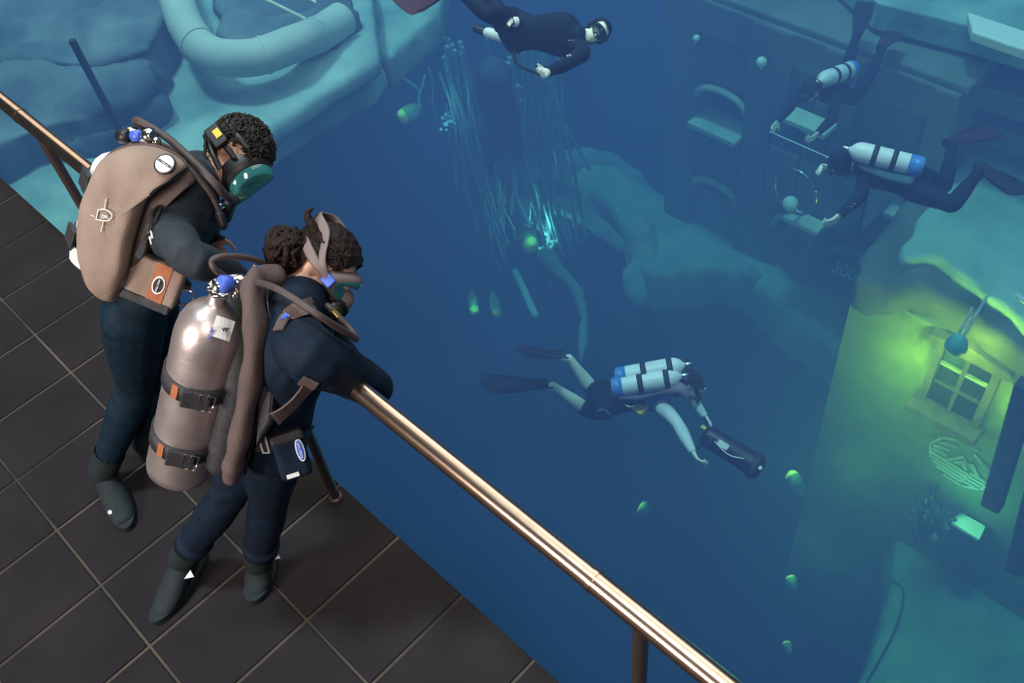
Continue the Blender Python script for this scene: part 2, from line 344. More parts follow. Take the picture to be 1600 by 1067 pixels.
pod((768, 458), (778, 494), -9, .09, glowg, 'faint slim lamp just right of the green pair', 0, (.4, 1, .5))
pod((1258, 776), (1234, 738), -11, .13, glowy, 'yellow-green spotlight just right of the scooter nose', 8, (.6, 1, .3))
pod((1242, 922), (1234, 900), -12, .10, glowy, 'small yellow-green spotlight halfway down the dark pit wall', 5, (.6, 1, .3))
pod((1234, 1022), (1228, 1002), -12.5, .08, glowy, 'dimmest small spotlight near the bottom of the picture', 2, (.6, 1, .3))
pod((1014, 800), (1000, 792), -13, .16, glowy, 'blurred yellow lamp deep below the scooter diver', 4, (.7, 1, .3))
def bubbles(px, py, z, sx, sy, n, rr, label):
    mb = MB()
    for i in range(n):
        mb.ball(at(px + rnd.gauss(0, sx), py + rnd.gauss(0, sy), z), [V(e) * (rr * rnd.uniform(.5, 1.4)) for e in ((1, 0, 0), (0, 1, 0), (0, 0, 1))], 8, 5)
    tag(mb.build('air_bubbles', glassb), label, 'bubbles', kind='stuff')
glassb = mat('bubble', (.95, .98, .98), .12, 0); 
bubbles(852, 362, -8.5, 9, 20, 60, .035, 'bright cluster of air bubbles beside the green pod')
bubbles(698, 190, -5.8, 5, 9, 26, .022, 'small bubble cluster on the left side of the vines')
bubbles(1250, 112, -5.5, 9, 6, 50, .034, 'air bubbles rising above the head of the highest scuba diver')
bubbles(1275, 158, -6.0, 12, 8, 50, .028, 'air bubbles around the mask of the highest scuba diver')
bubbles(1370, 30, -5.0, 12, 18, 60, .016, 'fine air bubbles around the fins of the highest scuba diver')
# deep shaft
mb = MB(); n = 64
for k in range(n):
    pass
cx, cy, R0 = -4.4, 5.2, 4.2
rg = lambda r, z: [V((cx + r * math.cos(2 * math.pi * j / n), cy + r * math.sin(2 * math.pi * j / n), z)) for j in range(n)]
mb.loft([rg(14, -14.5), rg(R0, -14.5), rg(R0 - .05, -14.6), rg(R0, -25)], 0, False)
tag(mb.build('shaft_floor', M['pit']), 'dark floor at depth around the mouth of a round shaft', kind='structure')

point('bubble_fill', at(846, 352, -8.1), 22, (.5, 1, .95), .1); point('bubble_fill', at(697, 188, -5.5), 5, (.5, 1, .95), .05)  # added lights without a fitting, to make the bubbles shine
# ------------------------------------------------------------------ sunken arched building (facade faces the deck)
FY = 9.7
def fx(px, py, y=FY): p = aty(px, py, y); return p.x, p.z
bd = thing('sunken_building', 'sunken grey building front with columns and arched openings', 'building', (-7, FY, TZ))
xa = fx(1040, 100)[0]; xz = fx(1460, 300)[0]; ztop = fx(1220, 40)[1]
MB().box(((xa + xz) / 2, FY + 1.1, (ztop + TZ) / 2), (xz - xa, .3, ztop - TZ)).build('rear_wall', M['dark'], bd)  # dark colour puts the shade of the openings into this wall
cols = []
MB().box(((xa + xz) / 2, FY + .66, ztop + .04), (xz - xa + .1, 1.35, .12)).build('roof', M['facade'], bd, .03)
for (px0, px1, py) in ((1045, 1092, 60), (1166, 1232, 160), (1270, 1335, 200), (1432, 1475, 250)):
    x0 = fx(px0, py)[0]; x1 = fx(px1, py)[0]; cols.append((x0, x1))
    MB().box(((x0 + x1) / 2, FY + .3, (ztop + TZ) / 2), (x1 - x0, .75, ztop - TZ)).build('column', M['facade'], bd, .05)
zb = [fx(1130, 10)[1], fx(1130, 150)[1] + .1, fx(1140, 205)[1], fx(1140, 268)[1]]
def band(z0, z1, y0=FY, dep=.5, x0=None, x1=None, name='wall_band', m='facade'):
    a = x0 if x0 is not None else xa; c = x1 if x1 is not None else xz
    MB().box(((a + c) / 2, y0 + dep / 2, (z0 + z1) / 2), (c - a, dep, z1 - z0)).build(name, M[m], bd, .03)
band(ztop - .5, ztop, FY - .05, .45, name='cornice'); band(zb[1], ztop - .5, FY + .05); band(TZ, TZ + .8, FY + .05)
zm = fx(1140, 210)[1]; band(zm - 1.0, zm, FY + .1)
for (a, c) in [(cols[i][1], cols[i + 1][0]) for i in range(3)]:
    for zt in (zb[1], zm - 1.0):
        r = (c - a) / 2; pts = [V(((a + c) / 2 - r * math.cos(t), FY + .02, zt - .02 + .22 * math.sin(t) - .25)) for t in [math.pi * k / 14 for k in range(15)]]
        MB().tube(pts, .055, 8).build('arch_trim', M['pale'], bd)
    MB().box(((a + c) / 2, FY + .05, zm + .02), (c - a, .5, .10)).build('window_sill', M['pale'], bd, .02)
# balcony in front of the second bay
bal = thing('balcony', 'dark balcony box with thin bright rail below the highest scuba diver', 'balcony', (-6, FY - .5, -7))
BYF = 8.9
a = aty(1203, 208, BYF); c = aty(1305, 250, BYF); zl = aty(1203, 305, BYF).z; zt = (a.z + c.z) / 2
MB().tube([(a.x, BYF, zt), (c.x + .5, BYF, zt)], .022, 10).build('top_rail', M['chrome'], bal)
MB().box(((a.x + c.x + .5) / 2, BYF + .02, (zt + zl) / 2 - .1), (c.x - a.x + .5, .05, zt - zl - .25)).build('front_panel', M['rock'], bal)
MB().box(((a.x + c.x + .5) / 2, (BYF + FY) / 2, zl), (c.x - a.x + .5, FY - BYF, .10)).build('floor_slab', M['rock'], bal)
for x in (a.x, (a.x + c.x) / 2, c.x + .5): MB().tube([(x, BYF, zl), (x, BYF, zt)], .018, 8).build('baluster', M['dark'], bal)
def bench(p0, p1, y, wd, label):
    a, c = aty(*p0, y), aty(*p1, y); z = (a.z + c.z) / 2; t = thing('bench', label, 'bench', ((a.x + c.x) / 2, y, z - .45))
    MB().box(((a.x + c.x) / 2, y + wd / 2, z), (c.x - a.x, wd, .08)).build('seat', M['pale'], t, .015)
    for x in (a.x + .1, c.x - .1): MB().box((x, y + wd / 2, z - .24), (.08, wd * .8, .40)).build('leg', M['rock'], t)
bench((1216, 185), (1288, 215), 9.2, .30, 'pale bench seat just above the bright balcony rail')
bench((1222, 343), (1276, 366), 8.6, .24, 'pale bench lying below the round lamp on the dark front')
def globe(px, py, y, r, label):
    p = aty(px, py, y); t = thing('globe_lamp', label, 'lamp', tuple(p))
    MB().ball(p, [V(e) * r for e in ((1, 0, 0), (0, 1, 0), (0, 0, 1))]).build('globe', M['panel'], t)
    MB().lathe([(r * .7, -r * 1.3), (r * .8, -r * .9), (r * .35, -r * .8), (r * .3, 0)], p, (0, 0, 1), 16).build('holder', M['brass'], t)
    MB().tube([p + V((0, 0, -r)), p + V((0, .3, -r * 1.2))], .02, 8).build('arm', M['dark'], t)
globe(1190, 97, FY - .3, .07, 'small pale globe lamp on the column left of the highest scuba diver')
globe(1088, 60, FY - .3, .05, 'fainter globe lamp on the leftmost column')
globe(1235, 318, 8.5, .10, 'yellowish globe lamp beside the hoop on the dark front')
p = aty(1243, 300, 8.55); n = 28
t = MB().tube([p + V((.30 * math.cos(2 * math.pi * k / n), 0, .34 * math.sin(2 * math.pi * k / n))) for k in range(n + 1)], .018, 8).build('wire_hoop', M['chrome']); tag(t, 'thin wire hoop standing behind the yellowish globe lamp', 'hoop')
p = at(1320, 424, -6.6)
t = text('300', .24, p, (1, .02, 0), V((0, .5, .8)), M['terr'], None, 'number_marking', .02); tag(t, 'pale number marking beside the corner of the green wall', 'number')
p = aty(1199, 128, FY); MB().ball(p, [V((.075, 0, 0)), V((0, .02, 0)), V((0, 0, .26))]).build('niche_shade', M['dark'], bd)  # flattened dark ball paints the shade of a niche on the column
q_ = MB().tube([at(1590, 462, -4.6), at(1612, 478, -4.6)], .03, 10, rnd=True).build('pipe_end', M['panel']); tag(q_, 'short bright pipe end lying on the sandy roof at the right edge', 'pipe')
# upper right roof steps
for i, (pts, z, th, mm, lb) in enumerate((([(1300, -60), (1700, -60), (1700, 92), (1515, 40), (1372, 5)], -3.4, .35, 'ledge', 'highest pale roof slab in the upper right corner'),
        ([(1512, 18), (1700, 80), (1700, 112), (1520, 50)], -3.25, .12, 'panel', 'bright flat panel set on the highest roof slab'),
        ([(1380, 40), (1700, 142), (1700, 190), (1390, 88)], -4.1, .3, 'rock', 'dark middle roof step below the bright panel'),
        ([(1388, 90), (1700, 190), (1700, 250), (1500, 180), (1380, 130)], -4.6, .3, 'rock', 'lowest dark roof step above the sand-covered roof'))):
    mb = MB().prism([at(x, y, z) for x, y in pts], (0, 0, -th)); tag(mb.build('roof_slab', M[mm], None, .02), lb, 'slab')
# green-lit cottage wall with rock roof
WY = 8.0
tl = aty(1338, 436, WY); zwt = tl.z - .1; xl = tl.x; zsh = aty(1470, 885, WY).z
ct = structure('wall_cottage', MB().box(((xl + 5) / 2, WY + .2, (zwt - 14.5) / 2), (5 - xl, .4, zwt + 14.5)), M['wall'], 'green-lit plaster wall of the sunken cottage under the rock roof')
slab('rock_roof', [(1336, 436), (1345, 400), (1400, 330), (1462, 270), (1500, 185), (1560, 160), (1700, 190), (1760, 640), (1600, 548), (1520, 500), (1430, 452)], zwt + .35, .55, M['rockb'],
     'brown rock roof edge above the green-lit wall', 'rock', .10, .30, .5)
slab('sand_roof', [(1404, 388), (1414, 412), (1455, 398), (1480, 412), (1520, 448), (1565, 478), (1620, 520), (1720, 560), (1700, 215), (1545, 185), (1470, 290)], zwt + .50, .25, M['sand'],
     'bright sandy surface covering the rock roof on the right', 'sand', .10, .12, .4)
cw = thing('cottage_window', 'small cottage window with carved lintel and sill in the green-lit wall', 'window', (aty(1505, 595, WY).x, WY, aty(1505, 640, WY).z))
x0 = aty(1466, 560, WY).x; x1 = aty(1552, 605, WY).x; z1 = aty(1510, 545, WY).z; z0 = aty(1490, 642, WY).z
Y0 = WY - .09
MB().box(((x0 + x1) / 2, WY - .012, (z0 + z1) / 2), (x1 - x0, .02, z1 - z0)).build('pane', M['dark'], cw)
for x in (x0, x1): MB().box((x, Y0 + .04, (z0 + z1) / 2), (.10, .10, z1 - z0 + .04)).build('jamb', M['frame'], cw, .01)
MB().box(((x0 + x1) / 2, Y0 + .05, (z0 + z1) / 2), (.05, .06, z1 - z0)).build('mullion', M['frame'], cw)
for k in (.38, .68): MB().box(((x0 + x1) / 2, Y0 + .05, z0 + (z1 - z0) * k), (x1 - x0, .05, .035)).build('glazing_bar', M['pale'] if k > .5 else M['frame'], cw)
MB().prism([V((x0 - .12, Y0 - .06, z1 - .02)), V((x1 + .12, Y0 - .06, z1 - .02)), V((x1 + .16, Y0 - .06, z1 + .10)), V(((x0 + x1) / 2, Y0 - .06, z1 + .19)), V((x0 - .16, Y0 - .06, z1 + .10))], (0, .15, 0)).build('lintel', M['frame'], cw, .01)
MB().box(((x0 + x1) / 2, Y0 - .05, z0 - .05), (x1 - x0 + .22, .26, .14)).build('sill', M['frame'], cw, .02)
# gooseneck lamp
la = thing('wall_lamp', 'gooseneck lamp on two pale rods hanging over the cottage window', 'lamp', tuple(aty(1545, 462, WY)))
e1 = at(1545, 460, zwt + .45); hd = aty(1494, 540, WY - .55); e2 = aty(1520, 480, WY - .2)
MB().tube([e1, hd + V((.02, 0, .12))], .018, 8).build('rod', M['pale'], la); MB().tube([e2, hd + V((-.03, 0, .12))], .015, 8).build('rod', M['pale'], la)
MB().lathe([(.03, .14), (.10, .08), (.12, -.02), (.10, -.06)], hd, (0, 0, 1), 20).build('lamp_shade', mat('teal_lamp', (.25, .75, .68), .4), la)
MB().ball(hd + V((0, 0, -.04)), [V((.07, 0, 0)), V((0, .07, 0)), V((0, 0, .05))]).build('bulb', glow('lamp_bulb', (.75, 1, .35), 3), la)
YG = (.95, 1.0, .06)
point('cottage_wall_light', hd + V((0, .05, -.18)), 70, YG, .08)
point('cottage_wall_light', V((x0 - .25, WY - .45, (z0 + z1) / 2)), 24, YG, .1); point('cottage_wall_light', V((x1 + .28, WY - .42, (z0 + z1) / 2 + .2)), 20, YG, .1)  # added lights beside the window, with no fittings of their own
# relief sign
sg = aty(1503, 722, WY); rl = thing('relief_sign', 'round pale relief of slanting strokes on the green-lit wall', 'sign', tuple(sg))
def stroke(mb, pts, r=.026): mb.tube([sg + V((x, -.020, z)) for x, z in pts], r, 6, rnd=True)
mb = MB(); ang = [math.pi * k / 5 for k in range(11)]
for i in range(10):
    if i in (1, 6): continue
    stroke(mb, [(.42 * math.cos(ang[i]), .42 * math.sin(ang[i])), (.42 * math.cos(ang[i + 1] - .12), .42 * math.sin(ang[i + 1] - .12))], .022)
mb.build('border_strokes', M['pale'], rl); mb = MB()
for z in (-.10, -.17, -.24, -.31): w_ = math.sqrt(.40 ** 2 - z * z); stroke(mb, [(-w_, z), (w_ * .3, z - .02)]); stroke(mb, [(w_ * .4, z + .02), (w_ * .95, z + .02)])
mb.build('wave_strokes', M['pale'], rl); mb = MB()
stroke(mb, [(-.15, -.05), (.0, .16), (.06, .04), (.12, .10), (.24, -.06)]); stroke(mb, [(-.06, -.04), (0, .05), (.08, -.05)]); stroke(mb, [(-.36, .05), (-.2, .12)]); stroke(mb, [(-.30, .18), (-.12, .26)]); stroke(mb, [(.12, .28), (.3, .17)]); stroke(mb, [(-.38, -.03), (-.2, .0)])
mb.build('mountain_strokes', M['pale'], rl)
# shelf, boxes, beams on the right
slab('stone_shelf', [(1398, 815), (1480, 850), (1700, 950), (1700, 1200), (1305, 1200), (1335, 1080), (1372, 990), (1392, 910)], zsh, 1.0, M['terr'], 'dim pale stone shelf at the foot of the green-lit wall', 'shelf', .13, .08, .6)
sh2 = MB().tube(smooth([at(1392, 905, zsh + .04), at(1412, 925, zsh + .04), at(1398, 985, zsh + .04), at(1352, 1070, zsh + .04)], 5), .013, 6).build('kerb', M['pit']); tag(sh2, 'dark thin kerb line running along the dim shelf', 'kerb')
cr = thing('white_lid_crate', 'dark crate with bright white lid below the round relief', 'crate', tuple(at(1515, 820, -8.8)))
q = [at(1495, 797, -8.5), at(1540, 822, -8.5), at(1530, 843, -8.5), at(1487, 816, -8.5)]
MB().prism(q, (0, 0, -.05)).build('lid', M['panel'], cr); q2 = [sum(q, V()) / 4 + (p - sum(q, V()) / 4) * .92 + V((0, 0, -.06)) for p in q]; MB().prism(q2, (0, 0, -.8)).build('crate_body', M['rock'], cr)
def beam(p0, p1, y0, y1, w_, label):
    a, c = aty(*p0, y0), aty(*p1, y1); ax = (c - a).normalized(); S = ax.cross(V((0, 1, 0))).normalized(); B = ax.cross(S)
    o = MB().box((a + c) / 2, (w_, w_ * .8, (c - a).length), (S, B, ax)).build('timber_post', mat('post_timber', (.05, .07, .07), .8, 0, (.09, .11, .10), 8, .5, 20), None, .02); tag(o, label, 'post')
beam((1606, 600), (1550, 790), 7.2, 7.2, .21, 'broad dark timber post leaning in front of the green-lit wall')
beam((1640, 690), (1586, 890), 7.0, 7.0, .20, 'darker timber post half cut off by the edge of the picture')
mb = MB(); c0 = at(1450, 820, -8.7)
for i in range(26): 
    a_ = rnd.uniform(0, 6.28); r_ = rnd.uniform(.1, .45); mb.tube(smooth([c0 + V((r_ * .3 * math.cos(a_), r_ * .3 * math.sin(a_), -.3)), c0 + V((r_ * .7 * math.cos(a_), r_ * .7 * math.sin(a_), .2)), c0 + V((r_ * math.cos(a_), r_ * math.sin(a_), rnd.uniform(.1, .5)))], 3), [(.05, .015)] * 6 + [(.01, .005)], 6)
tag(mb.build('leafy_plant', M['pit']), 'dark spiky plant growing beside the white-lidded crate', 'plant')
tt = thing('blue_bottle_stack', 'small blue and white canister leaning at the dark plant', 'canister', tuple(at(1465, 795, -8.8)))
a, c = at(1452, 780, -8.7), at(1472, 812, -8.7); MB().tube([a, c], .07, 12, rnd=True).build('canister_body', M['btank'], tt); MB().tube([a, a + (c - a) * .12], .073, 12).build('canister_cap', M['panel'], tt)
p = MB().tube(smooth([at(1568, 868, -9.6), at(1570, 885, -9.6), at(1580, 895, -9.6), at(1592, 892, -9.6)], 4), .02, 8).build('hook', M['chrome']); tag(p, 'small bright hook at the foot of the cut-off timber post', 'hook')

point('cottage_fill', V((x0 - .1, WY - 1.3, z0 - .2)), 75, (.9, 1.0, .06), .3)  # added wash light, spreads the yellow-green over the cottage wall
point('shelf_fill', at(1500, 800, -8.0), 22, (.40, 1.0, .55), .3)  # added green light that tints the water over the shelf
# ------------------------------------------------------------------ people
def lerp(a, b, t): return a * (1 - t) + b * t
def hand_mb(mb, wr, d, up, side, s=1.0, curl=.5, spread=.5):
    """palm + four fingers + thumb; d: pointing direction, up: back of the hand, side: towards the thumb"""
    d = d.normalized(); side = (side - d * side.dot(d)).normalized(); up = d.cross(side) if d.cross(side).dot(up) > 0 else side.cross(d)
    mb.tube([wr - d * .01 * s, wr + d * .03 * s, wr + d * .075 * s], [(.026 * s, .019 * s), (.036 * s, .016 * s), (.038 * s, .013 * s)], 12, side, rnd=True)
    for k, (off, L) in enumerate(((.030, .072), (.010, .082), (-.010, .076), (-.029, .060))):
        b = wr + d * .082 * s + side * off * s; a = curl * (1 + .12 * k); dd = (d + side * (off * 6 * spread)).normalized()
        p1 = b + (dd * math.cos(a * .5) - up * math.sin(a * .5)) * L * .45 * s
        p2 = p1 + (dd * math.cos(a * 1.3) - up * math.sin(a * 1.3)) * L * .32 * s
        p3 = p2 + (dd * math.cos(a * 2.0) - up * math.sin(a * 2.0)) * L * .23 * s
        mb.tube([b - d * .02 * s, p1, p2, p3], [.0092 * s, .0088 * s, .0080 * s, .0068 * s], 8, rnd=True)
    b = wr + d * .025 * s + side * .028 * s; t1 = b + (side * .8 + d * .6 - up * .3).normalized() * .035 * s; t2 = t1 + (d * .9 + side * .25 - up * .35).normalized() * .032 * s
    mb.tube([b - side * .012 * s, b + side * .004 * s, t1, t2], [.013 * s, .0125 * s, .0105 * s, .0085 * s], 8, rnd=True)

def human(J, front, s=1.0, vox=.006, face=None, crown=None, chest=1.0, curl=.6, arm=1.0, leg=1.0, hs=1.0):
    """one continuous body surface around the joints J; returns (mesh arrays, segments)"""
    mb = MB(); seg = []
    ax = (J['neck'] - J['pel']).normalized(); right = front.cross(ax).normalized(); fr = ax.cross(right).normalized()
    pel, nk = J['pel'], J['neck']; L = (nk - pel).length
    st = [(-.14, .085, .075, 0), (-.04, .160, .105, -.005), (.08, .160, .105, 0), (.32, .132, .092, .012), (.55, .150, .105, .012), (.76, .172, .112, .004), (.90, .150, .092, -.006), (1.0, .078, .066, -.004)]
    if 'bend' in J:
        c_ = lambda t: lerp(lerp(pel, J['bend'], min(t, 1)), lerp(J['bend'], nk, min(t, 1)), t) if t > 0 else pel + (J['bend'] - pel).normalized() * t * L
    else: c_ = lambda t: pel + ax * (L * t)
    pts = [c_(t) + fr * (o * s) for t, a, b, o in st]; rad = [(a * s * chest, b * s * chest) for t, a, b, o in st]
    pr = smooth([tuple(p) + r for p, r in zip([tuple(q) for q in pts], rad)], 4)
    mb.tube([V(q[:3]) for q in pr], [(q[3], q[4]) for q in pr], 24, right, rnd=True)
    seg.append(('torso', pel - ax * .1 * s, lerp(pel, nk, .88), .15 * s))
    # head
    H = J['head']; face = (face or fr).normalized(); crown = (crown or ax).normalized(); face = (face - crown * face.dot(crown)).normalized(); ear = face.cross(crown).normalized()
    neckp = [nk - ax * .04 * s, lerp(nk, H - crown * .05 * s, .55), H - crown * .05 * s - face * .015 * s]
    mb.tube(neckp, [.064 * s, .056 * s, .056 * s], 16, rnd=True); seg.append(('neck', nk + (neckp[2] - nk) * .1, neckp[2], .055 * s))
    q = lambda f, u, r: H + face * (f * s) + crown * (u * s) + ear * (r * s)
    mb.ball(q(-.012, .028, 0), [face * .097 * s, ear * .078 * s, crown * .088 * s], 24, 16)
    mb.ball(q(.030, -.045, 0), [face * .058 * s, ear * .056 * s, crown * .062 * s], 18, 12)
    mb.ball(q(.066, -.088, 0), [face * .022 * s, ear * .024 * s, crown * .020 * s], 12, 8)          # chin
    mb.tube([q(.088, .028, 0), q(.100, .0, 0), q(.112, -.018, 0)], [.009 * s, .012 * s, .016 * s], 10, rnd=True)  # nose
    mb.tube([q(.083, -.050, -.022), q(.092, -.051, 0), q(.083, -.050, .022)], .0085 * s, 8, rnd=True)      # lips
    mb.tube([q(.078, .040, -.045), q(.092, .043, 0), q(.078, .040, .045)], .011 * s, 8, rnd=True)          # brow
    for e in (-1, 1):
        mb.ball(q(.074, .018, .031 * e), [face * .014 * s, ear * .014 * s, crown * .011 * s], 10, 8)
        mb.ball(q(-.005, -.008, .080 * e), [face * .018 * s + ear * (-.006 * s * e), ear * .010 * s, crown * .031 * s], 12, 8)
    seg.append(('head', q(-.02, .03, 0), q(.04, -.06, 0), .09 * s))
    for sd in 'RL':
        sg = 1 if sd == 'R' else -1
        sh, el, wr = J['sh' + sd], J['el' + sd], J['wr' + sd]
        pts = smooth([nk - ax * .05 * s + right * (.05 * sg * s), sh - ax * .01 * s, lerp(sh, el, .45), el, lerp(el, wr, .3), lerp(el, wr, .8), wr], 4)
        rr = smooth([(.058,), (.060,), (.052,), (.043,), (.045,), (.033,), (.026,)], 4)
        rr = [(r[0] * (arm if k < len(rr) - 3 else 1),) for k, r in enumerate(rr)]
        mb.tube(pts, [r[0] * s for r in rr], 14, rnd=True)
        seg += [('uarm' + sd, lerp(sh, el, .1), el, .05 * s), ('farm' + sd, el, lerp(el, wr, .95), .04 * s)]
        d = J.get('hd' + sd, wr - el).normalized(); upv = J.get('up' + sd, right * sg)
        thumb = J.get('th' + sd, fr)
        hand_mb(mb, wr, d, upv, thumb, s * hs, J.get('curl' + sd, curl))
        seg.append(('hand' + sd, wr + d * .012 * s, wr + d * .15 * s, .03 * s))
        hp, kn, an = J['hip' + sd], J['kne' + sd], J['ank' + sd]
        pts = smooth([hp + ax * .02 * s, lerp(hp, kn, .3), lerp(hp, kn, .8), kn, lerp(kn, an, .28), lerp(kn, an, .75), an], 4)
        rr = smooth([(.092,), (.086,), (.064,), (.057,), (.060,), (.044,), (.040,)], 4); rr = [(r[0] * leg,) for r in rr]
        mb.tube(pts, [r[0] * s for r in rr], 16, rnd=True)
        seg += [('thigh' + sd, hp, kn, .08 * s), ('calf' + sd, kn, lerp(kn, an, .97), .05 * s)]
        to = J['toe' + sd]; fd = (to - an).normalized()
        down = J.get('sole' + sd, V((0, 0, -1))); sidev = fd.cross(down)
        heel = an - fd * .035 * s + down * .035 * s; 
        mb.tube([heel, lerp(heel, to, .35) + down * .0, lerp(heel, to, .75) + down * .012 * s, to + down * .018 * s], [(.036 * s, .034 * s), (.040 * s, .034 * s), (.046 * s, .024 * s), (.036 * s, .015 * s)], 14, sidev, rnd=True)
        mb.tube([an, heel + fd * .02 * s], [.037 * s, .036 * s], 12, rnd=True)
        seg.append(('foot' + sd, an, to, .04 * s))
    me = bpy.data.meshes.new('tmp'); me.from_pydata([tuple(p) for p in mb.v], [], mb.f); fix(me)
    o = bpy.data.objects.new('tmp', me); C.objects.link(o)
    r = o.modifiers.new('r', 'REMESH'); r.mode = 'VOXEL'; r.voxel_size = vox
    m_ = o.modifiers.new('s', 'SMOOTH'); m_.iterations = max(2, int(.060 / vox)); m_.factor = .5
    dg = bpy.context.evaluated_depsgraph_get(); em = bpy.data.meshes.new_from_object(o.evaluated_get(dg)); bpy.data.objects.remove(o)
    n = len(em.vertices); vs = np.empty(n * 3); em.vertices.foreach_get('co', vs); vs = vs.reshape(n, 3)
    vn = np.empty(n * 3); em.vertices.foreach_get('normal', vn); vn = vn.reshape(n, 3)
    D = []
    for nm, a, b, rr in seg:
        a = np.array(a); b = np.array(b); ab = b - a; t = np.clip(((vs - a) @ ab) / (ab @ ab), 0, 1); D.append(np.linalg.norm(vs - a - t[:, None] * ab, axis=1) - rr)
    lab = np.argmin(np.array(D), 0)
    em.polygons.foreach_set('use_smooth', [True] * len(em.polygons))
    info = dict(me=em, vs=vs, vn=vn, lab=lab, names=[x[0] for x in seg], ax=ax, right=right, fr=fr, face=face, crown=crown, ear=ear, q=q, s=s, J=J, bvh=BVHTree.FromPolygons([tuple(p) for p in vs], [tuple(p.vertices) for p in em.polygons]))
    return info
def body(info, parent, m):
    info['me'].materials.append(m); o = bpy.data.objects.new('body', info['me']); C.objects.link(o); adopt(o, parent); return o
def garment(info, name, pred, off, m, parent, wrinkle=0):
    """a skin-tight garment over the labelled regions; pred(region name, vertex co) -> bool"""
    names = info['names']; vs = info['vs']; ok = np.array([pred(names[l], v) for l, v in zip(info['lab'], vs)])
    faces = [tuple(p.vertices) for p in info['me'].polygons if all(ok[i] for i in p.vertices)]
    used = sorted({i for f in faces for i in f}); mp = {i: k for k, i in enumerate(used)}
    co_ = vs[used] + info['vn'][used] * off
    if wrinkle:
        P = vs[used]; wv = np.sin(P[:, 2] * 95 + 6 * np.sin(P[:, 0] * 21) + 5 * np.sin(P[:, 1] * 17)) * np.clip(np.sin(P[:, 2] * 13 + P[:, 0] * 9) , 0, 1)
        co_ = co_ + info['vn'][used] * (wv * wrinkle)[:, None]
    me = bpy.data.meshes.new(name); me.from_pydata([tuple(p) for p in co_], [], [tuple(mp[i] for i in f) for f in faces]); me.materials.append(m)
    me.polygons.foreach_set('use_smooth', [True] * len(me.polygons)); o = bpy.data.objects.new(name, me); C.objects.link(o)
    if parent: adopt(o, parent)
    return o
def ring_on(info, name, p0, p1, r, th, m, parent, n=28):
    """a cuff / strap wrapped around a limb at p0 -> p1"""
    ax = (p1 - p0).normalized(); S = ax.orthogonal().normalized(); B = ax.cross(S); rings = []
    for c, e in ((p0, 0), (p0, th), (p1, th), (p1, 0)):
        rg = []
        for j in range(n):
            d = S * math.cos(2 * math.pi * j / n) + B * math.sin(2 * math.pi * j / n)
            h = info['bvh'].ray_cast(c + d * r, -d, r)
            p = (h[0] if h[0] is not None else c + d * r * .5) + d * e; rg.append(p)
        rings.append(rg)
    o = MB().loft(rings, 0, False).build(name, m, parent); return o
def rel(J, s, front, px, order_near):
    pass
def fill(J, s, front):
    """shoulders and hips from spine and facing direction"""
    ax = (J['neck'] - J['pel']).normalized(); right = front.cross(ax).normalized()
    for sd, g in (('R', 1), ('L', -1)):
        if 'sh' + sd not in J: J['sh' + sd] = J['neck'] - ax * (.075 * s) + right * (.175 * s * g)
        if 'hip' + sd not in J: J['hip' + sd] = J['pel'] - ax * (.03 * s) + right * (.088 * s * g)
    return right

def mid(a, b, px, py, la, lb):
    """joint between a and b: the point on the sight line that best fits both bone lengths"""
    r = ray(px, py); best = None; d0 = ((a + b) / 2 - EYE).length
    for k in range(-160, 161):
        p = EYE + r * (d0 + k * .005); e = ((p - a).length - la) ** 2 + ((p - b).length - lb) ** 2
        if best is None or e < best[0] - 1e-9: best = (e, p)
    return best[1]
def strap(bv, path, width, th, m, parent, name='strap', off=.004, n=5):
    """flat webbing laid on a surface along a path of photo pixels"""
    P = smooth([tuple(p) + (0,) for p in path], n); pts = []; last = None
    for q in P:
        p, nn = hit(bv, q[0], q[1])
        if p is None:
            if last is None: continue
            p = EYE + ray(q[0], q[1]) * (last[0] - EYE).length; nn = last[1]
        else:
            if last: nn = (nn + last[1] * 2).normalized()
            if last and abs((p - EYE).length - (last[2])) > .09: p = EYE + ray(q[0], q[1]) * last[2]
        last = (p, nn, (p - EYE).length); pts.append((p, nn))
    rings = []
    for i, (p, nn) in enumerate(pts):
        t = (pts[min(i + 1, len(pts) - 1)][0] - pts[max(0, i - 1)][0]).normalized(); sd = nn.cross(t).normalized(); nn = t.cross(sd)
        if nn.dot(pts[i][1]) < 0: nn = -nn
        c = p + nn * off; rings.append([c + sd * width / 2, c + sd * width / 2 + nn * th, c - sd * width / 2 + nn * th, c - sd * width / 2])
    return MB().loft(rings, 0, True, False).build(name, m, parent)
def pillow(outline, nrm, h, k=9, m=0, h2=None):
    """stuffed flat shape: outline of 3D points inflated along nrm"""
    c = sum(outline, V()) / len(outline); rings = []; h2 = h if h2 is None else h2
    for i in range(k + 1):
        a = math.pi * (i / k) ; sc = max(.03, math.sin(a)) ** .45; z = math.cos(a); z = math.copysign(abs(z) ** .8, z)
        rings.append([c + (p - c) * sc + nrm * (z * (h if z > 0 else h2)) for p in outline])
    return MB().loft(rings, m, weld=True)
def tankshape(mb, base, ax, L, r, m=0, band=None):
    prof = [(r * .3, .0), (r * .80, .004), (r * .96, .016), (r, .04), (r, L * .80), (r * .985, L * .84), (r * .93, L * .885), (r * .80, L * .93), (r * .58, L * .968), (r * .34, L * .992), (r * .26, L * 1.01), (r * .24, L * 1.04)]
    mb.lathe(prof, base, ax, 40, m)
